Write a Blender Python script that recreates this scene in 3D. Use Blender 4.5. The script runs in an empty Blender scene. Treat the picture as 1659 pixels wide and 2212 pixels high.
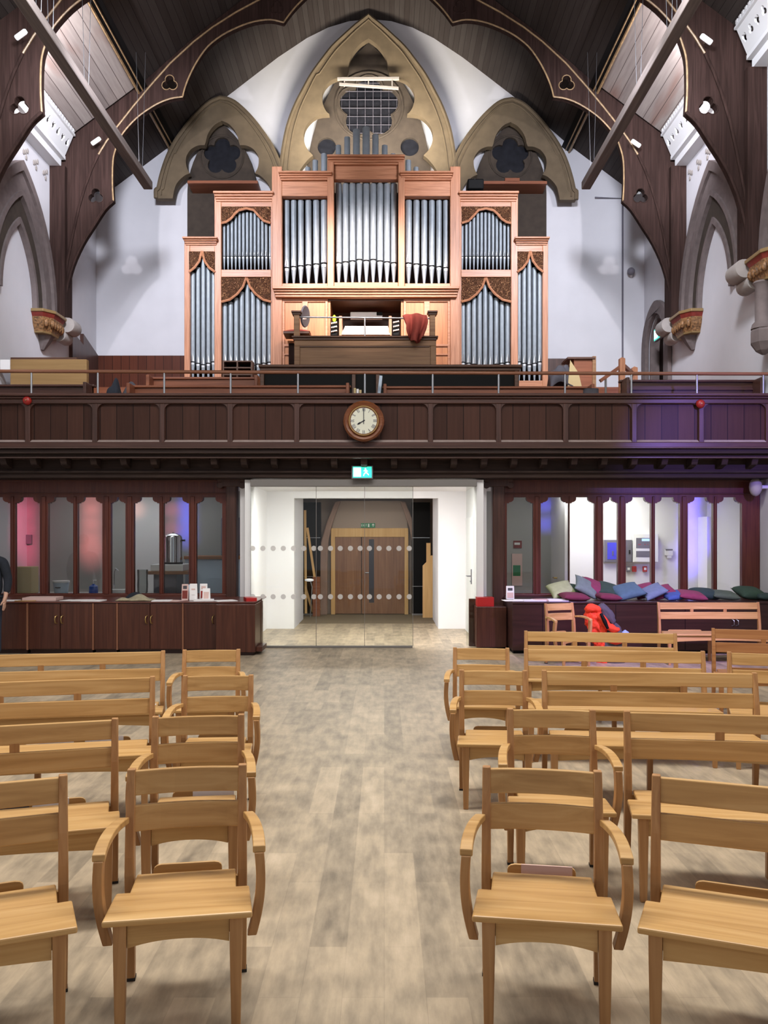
import bpy, bmesh, math, random
from mathutils import Vector, Matrix
from mathutils.geometry import tessellate_polygon
random.seed(7)
PI = math.pi
S = bpy.context.scene
COL = S.collection
# ------------------------------------------------------------------ camera
F, VX, HY, H = 1790.0, 830.0, 1160.0, 1.75
cam = bpy.data.cameras.new('camera'); co = bpy.data.objects.new('camera', cam); COL.objects.link(co)
co.location = (0, 0, H); co.rotation_euler = (PI/2, 0, 0)
cam.sensor_fit = 'VERTICAL'; cam.sensor_height = 36.0; cam.lens = 36.0*F/2212
cam.shift_x = (829.5-VX)/2212; cam.shift_y = (HY-1106)/2212
cam.clip_start = 0.05; cam.clip_end = 200
S.camera = co
# ------------------------------------------------------------------ view, world, lights
S.view_settings.view_transform = 'Standard'; S.view_settings.look = 'None'
S.view_settings.exposure = 0.0; S.view_settings.gamma = 1.0; S.view_settings.use_curve_mapping = False
S.cycles.max_bounces = 8; S.cycles.transparent_max_bounces = 16; S.cycles.sample_clamp_indirect = 6
W = bpy.data.worlds.new('world'); S.world = W; W.use_nodes = True
W.node_tree.nodes['Background'].inputs[0].default_value = (0.92, 0.93, 1.0, 1)
W.node_tree.nodes['Background'].inputs[1].default_value = 0.42
def aim(o, t):
    o.rotation_euler = (Vector(t)-Vector(o.location)).to_track_quat('-Z', 'Y').to_euler()
def area(name, loc, tgt, sx, sy, power, col=(1, 1, 1), spread=PI):
    l = bpy.data.lights.new(name, 'AREA'); l.shape = 'RECTANGLE'; l.size = sx; l.size_y = sy
    l.energy = power; l.color = col; l.spread = spread
    o = bpy.data.objects.new(name, l); COL.objects.link(o); o.location = loc; aim(o, tgt); return o
def spot(name, loc, tgt, power, ang, col=(1, 1, 1), blend=0.5, r=0.08):
    l = bpy.data.lights.new(name, 'SPOT'); l.energy = power; l.spot_size = math.radians(ang); l.spot_blend = blend
    l.color = col; l.shadow_soft_size = r
    o = bpy.data.objects.new(name, l); COL.objects.link(o); o.location = loc; aim(o, tgt); return o
area('nave_light', (-2.6, 5.0, 8.3), (-2.0, 5.2, 0), 0.8, 8.0, 560, (1.0, 0.97, 0.93))
area('nave_light', (2.2, 5.0, 8.3), (1.6, 5.2, 0), 0.8, 8.0, 560, (1.0, 0.97, 0.93))
for sx in (-3.6, 2.94):
    spot('wall_spot', (sx, 11.0, 9.3), (sx*1.25, 19.6, 7.2), 1900, 80, (0.86, 0.88, 1.0), 0.6, 0.45)
    spot('side_spot', (sx, 9.5, 9.3), (6.15 if sx > 0 else -6.81, 15.2, 6.6), 1300, 80, (0.9, 0.92, 1.0), 0.7, 0.45)
    spot('organ_spot', (sx*0.6, 11.0, 9.2), (-0.35, 16.5, 6.6), 2300, 36, (1.0, 0.88, 0.84), 0.8, 0.1)
spot('organ_spot', (-0.35, 11.0, 9.5), (-0.35, 16.5, 6.4), 1300, 32, (1.0, 0.86, 0.80), 0.9, 0.1)
for s_ in (-1, 1):
    spot('roof_spot', (-0.33+s_*5.5, 13.72, 9.5), (-0.33+s_*5.6, 15.6, 10.5), 330, 150, (1, 0.95, 1.0), 0.6, 0.04)
    spot('roof_spot', (-0.33+s_*5.5, 10.2, 9.5), (-0.33+s_*5.8, 12.0, 10.2), 200, 150, (1, 0.95, 1.0), 0.6, 0.04)
area('gable_light', (-0.35, 17.6, 9.9), (-0.35, 19.6, 11.8), 3.0, 0.3, 170, (1.0, 0.92, 0.78), 1.9)
area('lobby_light', (-0.35, 13.95, 2.61), (-0.35, 14.3, 0), 2.6, 0.5, 215, (1.0, 0.98, 0.96))
area('passage_light', (-0.35, 17.3, 2.6), (-0.35, 17.3, 0), 1.6, 1.6, 17, (1.0, 0.93, 0.85))
area('office_light', (3.9, 14.8, 2.58), (3.8, 15.0, 0), 2.0, 1.0, 78, (1.0, 0.97, 0.92))
area('kitchen_light', (-4.6, 14.8, 2.58), (-4.6, 15.0, 0), 3.0, 1.0, 18, (0.95, 0.97, 1.0))
# ------------------------------------------------------------------ helpers
def at(px, py, Y):
    return ((px-VX)*Y/F, Y, H-(py-HY)*Y/F)
def XX(px, Y): return (px-VX)*Y/F
def ZZ(py, Y): return H-(py-HY)*Y/F
AX = -0.33                                                  # nave axis
ORG = {}
def link(o): COL.objects.link(o); return o
def tag(o, label=None, cat=None, group=None, kind=None):
    if label: o['label'] = label
    if cat: o['category'] = cat
    if group: o['group'] = group
    if kind: o['kind'] = kind
    return o
def root(name, label, cat, loc=(0, 0, 0), group=None, local=False, rz=0):
    o = link(bpy.data.objects.new(name, None)); o.empty_display_size = 0.1
    o.location = loc; o.rotation_euler = (0, 0, rz); ORG[o.name] = (0, 0, 0) if local else tuple(loc)
    return tag(o, label, cat, group)
class MB:
    def __init__(s): s.v = []; s.f = []
    def add(s, vs, fs):
        n = len(s.v); s.v += [tuple(v) for v in vs]; s.f += [tuple(i+n for i in f) for f in fs]; return s
    def box(s, x0, x1, y0, y1, z0, z1):
        e = .0004*(getattr(s, 'nb', 0) % 6); s.nb = getattr(s, 'nb', 0)+1       # keeps faces of overlapping boxes from coinciding
        x0 -= e; x1 += e; y0 -= e; y1 += e; z1 += e
        return s.add([(x0,y0,z0),(x1,y0,z0),(x1,y1,z0),(x0,y1,z0),(x0,y0,z1),(x1,y0,z1),(x1,y1,z1),(x0,y1,z1)],
                     [(0,3,2,1),(4,5,6,7),(0,1,5,4),(1,2,6,5),(2,3,7,6),(3,0,4,7)])
    def bar(s, a, b, w, d, up=(0, 0, 1)):                  # box from a to b, w across, d along the third axis
        a = Vector(a); b = Vector(b); t = (b-a).normalized(); x = t.cross(Vector(up))
        if x.length < 1e-4: x = t.cross(Vector((0, 1, 0)))
        x.normalize(); y = x.cross(t); x *= w/2; y *= d/2
        vs = [a-x-y, a+x-y, a+x+y, a-x+y, b-x-y, b+x-y, b+x+y, b-x+y]
        return s.add(vs, [(0,3,2,1),(4,5,6,7),(0,1,5,4),(1,2,6,5),(2,3,7,6),(3,0,4,7)])
    def sweep(s, secs, cap=True):                          # list of rings with equal counts
        n = len(secs[0]); vs = [p for r in secs for p in r]; fs = []
        for i in range(len(secs)-1):
            for j in range(n):
                k = (j+1) % n; fs.append((i*n+j, i*n+k, (i+1)*n+k, (i+1)*n+j))
        if cap: fs += [tuple(range(n))[::-1], tuple((len(secs)-1)*n+j for j in range(n))]
        return s.add(vs, fs)
    def tube(s, pts, r, n=8):
        pts = [Vector(p) for p in pts]; rs = r if isinstance(r, (list, tuple)) else [r]*len(pts); secs = []
        ref = None
        for i, p in enumerate(pts):
            t = (pts[min(i+1, len(pts)-1)]-pts[max(i-1, 0)]).normalized()
            if ref is None:
                ref = t.cross(Vector((0, 0, 1)))
                if ref.length < 1e-3: ref = t.cross(Vector((0, 1, 0)))
            ref = (ref-t*ref.dot(t)).normalized(); b = t.cross(ref)
            secs.append([p+(ref*math.cos(2*PI*j/n)+b*math.sin(2*PI*j/n))*rs[i] for j in range(n)])
        return s.sweep(secs)
    def lathe(s, prof, c=(0, 0, 0), n=20, axis='z'):
        secs = []
        for r, h in prof:
            ring = []
            for j in range(n):
                a = 2*PI*j/n; x, y = r*math.cos(a), r*math.sin(a)
                q = (x, y, h) if axis == 'z' else ((x, h, y) if axis == 'y' else (h, x, y))
                ring.append((c[0]+q[0], c[1]+q[1], c[2]+q[2]))
            secs.append(ring)
        return s.sweep(secs)
    def poly(s, outer, d0, d1, holes=(), plane='xz'):      # extruded outline, with holes
        loops = [list(outer)]+[list(h) for h in holes]
        mp = {'xz': lambda a, b, d: (a, d, b), 'yz': lambda a, b, d: (d, a, b), 'xy': lambda a, b, d: (a, b, d)}[plane]
        flat = [p for l in loops for p in l]; N = len(flat)
        tris = tessellate_polygon([[Vector((p[0], p[1], 0)) for p in l] for l in loops])
        vs = [mp(p[0], p[1], d0) for p in flat]+[mp(p[0], p[1], d1) for p in flat]
        fs = [tuple(t) for t in tris]+[tuple(i+N for i in t[::-1]) for t in tris]
        o = 0
        for l in loops:
            n = len(l)
            for i in range(n):
                j = (i+1) % n; fs.append((o+i, o+j, N+o+j, N+o+i))
            o += n
        return s.add(vs, fs)
    def grid(s, fn, nu, nv, close_u=False):
        vs = [fn(i/(nu if close_u else nu-1), j/(nv-1)) for j in range(nv) for i in range(nu)]
        fs = []
        for j in range(nv-1):
            for i in range(nu if close_u else nu-1):
                k = (i+1) % nu; fs.append((j*nu+i, j*nu+k, (j+1)*nu+k, (j+1)*nu+i))
        return s.add(vs, fs)
    def sphere(s, c, rx, ry=None, rz=None, n=14, m=9):
        ry = ry or rx; rz = rz or rx
        def fn(u, v):
            a = 2*PI*u; b = PI*(v*0.998+0.001)
            return (c[0]+rx*math.sin(b)*math.cos(a), c[1]+ry*math.sin(b)*math.sin(a), c[2]-rz*math.cos(b))
        return s.grid(fn, n, m, True)
    def build(s, name, mat, parent=None, bevel=0, smooth=False, label=None, cat=None, group=None, kind=None, seg=2, solid=0):
        me = bpy.data.meshes.new(name)
        if parent is not None:
            o0 = Vector(ORG[parent.name]); loc = (0, 0, 0)
        elif kind == 'structure':
            o0 = Vector((0, 0, 0)); loc = (0, 0, 0)
        else:
            xs = [v[0] for v in s.v]; ys = [v[1] for v in s.v]; zs = [v[2] for v in s.v]
            o0 = Vector(((min(xs)+max(xs))/2, (min(ys)+max(ys))/2, min(zs))); loc = tuple(o0)
        me.from_pydata([tuple(Vector(v)-o0) for v in s.v], [], s.f)
        bm = bmesh.new(); bm.from_mesh(me); bmesh.ops.delete(bm, geom=[v for v in bm.verts if not v.link_faces], context='VERTS'); bmesh.ops.recalc_face_normals(bm, faces=bm.faces); bm.to_mesh(me); bm.free()
        me.materials.append(mat)
        if smooth:
            for p in me.polygons: p.use_smooth = True
        o = link(bpy.data.objects.new(name, me)); o.location = loc
        if parent is not None: o.parent = parent; ORG[o.name] = ORG[parent.name]
        if solid:
            md = o.modifiers.new('solid', 'SOLIDIFY'); md.thickness = solid; md.offset = 0
        if bevel:
            md = o.modifiers.new('bevel', 'BEVEL'); md.width = bevel; md.segments = seg; md.limit_method = 'ANGLE'; md.angle_limit = 0.7
        if smooth and smooth != 'all':
            try: me.set_sharp_from_angle(angle=0.8)
            except Exception: pass
        return tag(o, label, cat, group, kind)
def copy_tree(o, parent=None):
    c = o.copy(); COL.objects.link(c)
    if parent is not None: c.parent = parent
    for ch in list(o.children): copy_tree(ch, c)
    return c
def arc(cx, cy, r, a0, a1, n):
    return [(cx+r*math.cos(math.radians(a0+(a1-a0)*i/n)), cy+r*math.sin(math.radians(a0+(a1-a0)*i/n))) for i in range(n+1)]
def foil(cx, cy, R, r, n=3, ph=90, m=10):                  # trefoil / quatrefoil outline
    ds = R; half = 180/n
    # lobe circles of radius r at distance R: find the crossing angle between neighbours
    mid = R*math.cos(math.radians(half)); off = R*math.sin(math.radians(half))
    h = math.sqrt(max(r*r-off*off, 0.0)); q = mid+h*1.0
    q = mid - h if False else mid + h
    out = []
    for k in range(n):
        a = ph+360*k/n; c = (cx+R*math.cos(math.radians(a)), cy+R*math.sin(math.radians(a)))
        p1 = math.radians(a+half); ex = (cx+q*math.cos(p1), cy+q*math.sin(p1))
        ang = math.degrees(math.atan2(ex[1]-c[1], ex[0]-c[0]))-a
        ang = (ang+540) % 360-180; ang = abs(ang)
        out += arc(c[0], c[1], r, a-ang, a+ang, m)[:-1]
    return out
def crom(p, k):                                            # Catmull-Rom through an open run of points
    if len(p) < 3: return list(p)
    q = [(2*p[0][0]-p[1][0], 2*p[0][1]-p[1][1])]+list(p)+[(2*p[-1][0]-p[-2][0], 2*p[-1][1]-p[-2][1])]; out = []
    for i in range(1, len(q)-2):
        for j in range(k):
            t = j/k; r = []
            for d in (0, 1):
                a, b, c, e = q[i-1][d], q[i][d], q[i+1][d], q[i+2][d]
                r.append(.5*(2*b+(c-a)*t+(2*a-5*b+4*c-e)*t*t+(3*b-a-3*c+e)*t**3))
            out.append(tuple(r))
    return out+[tuple(p[-1])]
def runs(p, k=3, corner=42):                               # split at sharp corners, smooth each run
    cut = [0]
    for i in range(1, len(p)-1):
        a = Vector((p[i][0]-p[i-1][0], p[i][1]-p[i-1][1])); b = Vector((p[i+1][0]-p[i][0], p[i+1][1]-p[i][1]))
        if a.length and b.length and math.degrees(a.angle(b)) > corner: cut.append(i)
    cut.append(len(p)-1)
    return [crom(p[i:j+1], k) for i, j in zip(cut, cut[1:])]
def smooth_line(p, k=3, corner=42):
    o = []
    for r in runs(p, k, corner): o += r if not o else r[1:]
    return o
# ------------------------------------------------------------------ materials
def lin(h):
    h = h.lstrip('#'); r = []
    for i in (0, 2, 4):
        c = int(h[i:i+2], 16)/255; r.append(c/12.92 if c <= 0.04045 else ((c+0.055)/1.055)**2.4)
    return tuple(r)+(1,)
def newmat(name):
    m = bpy.data.materials.new(name); m.use_nodes = True
    nt = m.node_tree; return m, nt, nt.nodes['Principled BSDF']
def nd(nt, t, **k):
    n = nt.nodes.new(t)
    for a, b in k.items():
        if a.startswith('i_'): n.inputs[int(a[2:])].default_value = b
        else: setattr(n, a, b)
    return n
def coords(nt, scale=(1, 1, 1), rnd=True, rot=(0, 0, 0)):
    tc = nd(nt, 'ShaderNodeTexCoord'); mp = nd(nt, 'ShaderNodeMapping'); mp.inputs['Scale'].default_value = scale
    mp.inputs['Rotation'].default_value = rot
    nt.links.new(tc.outputs['Object'], mp.inputs[0])
    if rnd:
        oi = nd(nt, 'ShaderNodeObjectInfo'); m = nd(nt, 'ShaderNodeMath', operation='MULTIPLY'); m.inputs[1].default_value = 37.0
        nt.links.new(oi.outputs['Random'], m.inputs[0]); nt.links.new(m.outputs[0], mp.inputs['Location'])
    return mp
def ramp(nt, src, stops):
    r = nd(nt, 'ShaderNodeValToRGB'); e = r.color_ramp.elements
    while len(e) < len(stops): e.new(0.5)
    for i, (p, c) in enumerate(stops): e[i].position = p; e[i].color = lin(c) if isinstance(c, str) else c
    nt.links.new(src, r.inputs[0]); return r
def plain(name, c, rough=0.5, metal=0, emit=0, spec=0.5, noise=0.0, nscale=30, bump=0.0):
    m, nt, b = newmat(name); b.inputs['Base Color'].default_value = lin(c); b.inputs['Roughness'].default_value = rough
    b.inputs['Metallic'].default_value = metal; b.inputs['Specular IOR Level'].default_value = spec
    if emit: b.inputs['Emission Color'].default_value = lin(c); b.inputs['Emission Strength'].default_value = emit
    if noise or bump:
        mp = coords(nt); n = nd(nt, 'ShaderNodeTexNoise'); n.inputs['Scale'].default_value = nscale; n.inputs['Detail'].default_value = 4
        nt.links.new(mp.outputs[0], n.inputs[0])
        if noise:
            c0 = lin(c); r = ramp(nt, n.outputs[0], [(0.3, tuple(x*(1-noise) for x in c0[:3])+(1,)), (0.7, tuple(min(1, x*(1+noise)) for x in c0[:3])+(1,))])
            nt.links.new(r.outputs[0], b.inputs['Base Color'])
        if bump:
            bp = nd(nt, 'ShaderNodeBump'); bp.inputs['Strength'].default_value = bump; bp.inputs['Distance'].default_value = 0.02
            nt.links.new(n.outputs[0], bp.inputs['Height']); nt.links.new(bp.outputs[0], b.inputs['Normal'])
    return m
def wood(name, c1, c2, c3, axis='x', sc=1.0, rough=0.42, bump=0.08, spec=0.4):
    m, nt, b = newmat(name); st = {'x': (1.2, 26, 26), 'y': (26, 1.2, 26), 'z': (26, 26, 1.2)}[axis]
    mp = coords(nt, tuple(v*sc for v in st))
    n = nd(nt, 'ShaderNodeTexNoise'); n.inputs['Scale'].default_value = 1.6; n.inputs['Detail'].default_value = 6; n.inputs['Distortion'].default_value = 0.9
    nt.links.new(mp.outputs[0], n.inputs[0])
    r = ramp(nt, n.outputs[0], [(0.28, c1), (0.5, c2), (0.74, c3)])
    n2 = nd(nt, 'ShaderNodeTexNoise'); n2.inputs['Scale'].default_value = 0.35; n2.inputs['Detail'].default_value = 2
    nt.links.new(mp.outputs[0], n2.inputs[0])
    hv = nd(nt, 'ShaderNodeHueSaturation'); oi = nd(nt, 'ShaderNodeObjectInfo')
    mr = nd(nt, 'ShaderNodeMapRange'); mr.inputs[3].default_value = 0.88; mr.inputs[4].default_value = 1.12
    ad = nd(nt, 'ShaderNodeMath', operation='MULTIPLY_ADD'); ad.inputs[1].default_value = 0.35; 
    nt.links.new(oi.outputs['Random'], ad.inputs[0]); 
    sb = nd(nt, 'ShaderNodeMath', operation='MULTIPLY'); sb.inputs[1].default_value = 0.65
    nt.links.new(n2.outputs[0], sb.inputs[0]); nt.links.new(sb.outputs[0], ad.inputs[2])
    nt.links.new(ad.outputs[0], mr.inputs[0]); nt.links.new(mr.outputs[0], hv.inputs['Value']); nt.links.new(r.outputs[0], hv.inputs['Color'])
    nt.links.new(hv.outputs[0], b.inputs['Base Color']); b.inputs['Roughness'].default_value = rough; b.inputs['Specular IOR Level'].default_value = spec
    bp = nd(nt, 'ShaderNodeBump'); bp.inputs['Strength'].default_value = bump; bp.inputs['Distance'].default_value = 0.005
    nt.links.new(n.outputs[0], bp.inputs['Height']); nt.links.new(bp.outputs[0], b.inputs['Normal'])
    return m
def boards(name, c1, c2, cg, axis='x', width=0.13, rough=0.6, gap=0.06, patch=0.0, patchc='a07060'):
    """boarding: grooves every `width` along one object axis, tone varied per board"""
    m, nt, b = newmat(name); tc = nd(nt, 'ShaderNodeTexCoord'); sp = nd(nt, 'ShaderNodeSeparateXYZ'); nt.links.new(tc.outputs['Object'], sp.inputs[0])
    d = nd(nt, 'ShaderNodeMath', operation='DIVIDE'); d.inputs[1].default_value = width; nt.links.new(sp.outputs['xyz'.index(axis)], d.inputs[0])
    fl = nd(nt, 'ShaderNodeMath', operation='FLOOR'); nt.links.new(d.outputs[0], fl.inputs[0])
    fr = nd(nt, 'ShaderNodeMath', operation='FRACT'); nt.links.new(d.outputs[0], fr.inputs[0])
    wn = nd(nt, 'ShaderNodeTexWhiteNoise', noise_dimensions='1D'); nt.links.new(fl.outputs[0], wn.inputs['W'])
    mp = nd(nt, 'ShaderNodeMapping'); mp.inputs['Scale'].default_value = {'x': (12, 0.8, 3), 'y': (3, 12, 0.8), 'z': (0.8, 3, 12)}[axis]
    if axis == 'x' and 'upright' in name: mp.inputs['Scale'].default_value = (14, 3, 0.9)
    nt.links.new(tc.outputs['Object'], mp.inputs[0])
    n = nd(nt, 'ShaderNodeTexNoise'); n.inputs['Scale'].default_value = 2.0; n.inputs['Detail'].default_value = 5; nt.links.new(mp.outputs[0], n.inputs[0])
    mx = nd(nt, 'ShaderNodeMath', operation='MULTIPLY_ADD'); mx.inputs[1].default_value = 0.45; nt.links.new(wn.outputs['Value'], mx.inputs[0])
    s2 = nd(nt, 'ShaderNodeMath', operation='MULTIPLY'); s2.inputs[1].default_value = 0.6; nt.links.new(n.outputs[0], s2.inputs[0]); nt.links.new(s2.outputs[0], mx.inputs[2])
    r = ramp(nt, mx.outputs[0], [(0.25, c1), (0.8, c2)])
    col = r.outputs[0]
    if patch:
        n3 = nd(nt, 'ShaderNodeTexNoise'); n3.inputs['Scale'].default_value = 0.9; mp3 = nd(nt, 'ShaderNodeMapping'); mp3.inputs['Scale'].default_value = (3.0, 0.5, 1)
        nt.links.new(tc.outputs['Object'], mp3.inputs[0]); nt.links.new(mp3.outputs[0], n3.inputs[0])
        r3 = ramp(nt, n3.outputs[0], [(0.55, (0, 0, 0, 1)), (0.68, (patch, patch, patch, 1))])
        mi = nd(nt, 'ShaderNodeMix', data_type='RGBA'); nt.links.new(r3.outputs[0], mi.inputs[0]); nt.links.new(col, mi.inputs[6]); mi.inputs[7].default_value = lin(patchc); col = mi.outputs[2]
    lt = nd(nt, 'ShaderNodeMath', operation='LESS_THAN'); lt.inputs[1].default_value = gap; nt.links.new(fr.outputs[0], lt.inputs[0])
    mi = nd(nt, 'ShaderNodeMix', data_type='RGBA'); nt.links.new(lt.outputs[0], mi.inputs[0]); nt.links.new(col, mi.inputs[6]); mi.inputs[7].default_value = lin(cg)
    nt.links.new(mi.outputs[2], b.inputs['Base Color']); b.inputs['Roughness'].default_value = rough; b.inputs['Specular IOR Level'].default_value = 0.15
    return m
def floor_mat():
    m, nt, b = newmat('plank_floor'); mp = coords(nt, (1, 1, 1), False, (0, 0, PI/2))
    br = nd(nt, 'ShaderNodeTexBrick'); br.offset = 0.37; br.inputs['Scale'].default_value = 1.0
    br.inputs['Mortar Size'].default_value = 0.0012; br.inputs['Brick Width'].default_value = 1.05; br.inputs['Row Height'].default_value = 0.16
    br.inputs['Color1'].default_value = (0, 0, 0, 1); br.inputs['Color2'].default_value = (1, 1, 1, 1); br.inputs['Mortar'].default_value = (0.3, 0.3, 0.3, 1)
    br.inputs['Bias'].default_value = 0.0
    nt.links.new(mp.outputs[0], br.inputs[0])
    mp2 = coords(nt, (14, 2.6, 1), False); n = nd(nt, 'ShaderNodeTexNoise'); n.inputs['Scale'].default_value = 1.3; n.inputs['Detail'].default_value = 7; n.inputs['Roughness'].default_value = 0.65
    nt.links.new(mp2.outputs[0], n.inputs[0])
    n2 = nd(nt, 'ShaderNodeTexNoise'); n2.inputs['Scale'].default_value = 3.0; n2.inputs['Detail'].default_value = 5
    mp3 = coords(nt, (2.4, 1.3, 1), False); nt.links.new(mp3.outputs[0], n2.inputs[0])
    a1 = nd(nt, 'ShaderNodeMix', data_type='FLOAT'); a1.inputs[0].default_value = 0.64
    bw = nd(nt, 'ShaderNodeRGBToBW'); nt.links.new(br.outputs['Color'], bw.inputs[0]); nt.links.new(bw.outputs[0], a1.inputs[2])
    a2 = nd(nt, 'ShaderNodeMath', operation='ADD'); nt.links.new(n.outputs[0], a2.inputs[0]); nt.links.new(n2.outputs[0], a2.inputs[1])
    a3 = nd(nt, 'ShaderNodeMath', operation='MULTIPLY'); a3.inputs[1].default_value = 0.5; nt.links.new(a2.outputs[0], a3.inputs[0])
    a4 = nd(nt, 'ShaderNodeMapRange'); a4.inputs[1].default_value = 0.36; a4.inputs[2].default_value = 0.66; nt.links.new(a3.outputs[0], a4.inputs[0])
    nt.links.new(a4.outputs[0], a1.inputs[3])
    r = ramp(nt, a1.outputs[0], [(0.05, '796e5e'), (0.4, '998b76'), (0.7, 'b09f86'), (1.0, 'c2b097')])
    nt.links.new(r.outputs[0], b.inputs['Base Color']); b.inputs['Roughness'].default_value = 0.42; b.inputs['Specular IOR Level'].default_value = 0.35
    return m
def carved_mat():
    m, nt, b = newmat('carved_oak'); mp = coords(nt, (1, 1, 1))
    n = nd(nt, 'ShaderNodeTexNoise'); n.inputs['Scale'].default_value = 10; n.inputs['Detail'].default_value = 1.5; n.inputs['Distortion'].default_value = 2.6
    nt.links.new(mp.outputs[0], n.inputs[0])
    v = nd(nt, 'ShaderNodeMath', operation='PINGPONG'); v.inputs[1].default_value = 0.09; nt.links.new(n.outputs[0], v.inputs[0])
    mr = nd(nt, 'ShaderNodeMapRange'); mr.inputs[1].default_value = 0; mr.inputs[2].default_value = 0.09; nt.links.new(v.outputs[0], mr.inputs[0])
    r = ramp(nt, mr.outputs[0], [(0.2, '4a2815'), (0.5, '84543a'), (0.85, 'b08058')])  # hollows darkened in the colour, painting the carving's shade over the bump
    nt.links.new(r.outputs[0], b.inputs['Base Color']); b.inputs['Roughness'].default_value = 0.5
    bp = nd(nt, 'ShaderNodeBump'); bp.inputs['Strength'].default_value = 1.0; bp.inputs['Distance'].default_value = 0.03
    nt.links.new(mr.outputs[0], bp.inputs['Height']); nt.links.new(bp.outputs[0], b.inputs['Normal'])
    return m
def glass_mat(name, tint='ffffff', refl=1.0):
    m = bpy.data.materials.new(name); m.use_nodes = True; nt = m.node_tree; nt.nodes.clear()
    out = nd(nt, 'ShaderNodeOutputMaterial'); mx = nd(nt, 'ShaderNodeMixShader'); tr = nd(nt, 'ShaderNodeBsdfTransparent'); gl = nd(nt, 'ShaderNodeBsdfGlossy')
    tr.inputs[0].default_value = lin(tint); gl.inputs['Roughness'].default_value = 0.02
    fr = nd(nt, 'ShaderNodeFresnel'); fr.inputs[0].default_value = 1.45
    ml = nd(nt, 'ShaderNodeMath', operation='MULTIPLY'); ml.inputs[1].default_value = refl; nt.links.new(fr.outputs[0], ml.inputs[0])
    nt.links.new(ml.outputs[0], mx.inputs[0]); nt.links.new(tr.outputs[0], mx.inputs[1]); nt.links.new(gl.outputs[0], mx.inputs[2]); nt.links.new(mx.outputs[0], out.inputs[0])
    return m
def frosted():
    m = glass_mat('frosted_dot', 'ffffff', 1.0); nt = m.node_tree
    for n in list(nt.nodes):
        if n.type == 'BSDF_GLOSSY': n.inputs['Roughness'].default_value = 0.5
    mx = [n for n in nt.nodes if n.type == 'MIX_SHADER'][0]
    df = nd(nt, 'ShaderNodeBsdfDiffuse'); df.inputs[0].default_value = lin('d8d5d2')
    for l in list(mx.inputs[0].links): nt.links.remove(l)
    mx.inputs[0].default_value = 0.6; nt.links.new(df.outputs[0], mx.inputs[2]); return m
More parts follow.
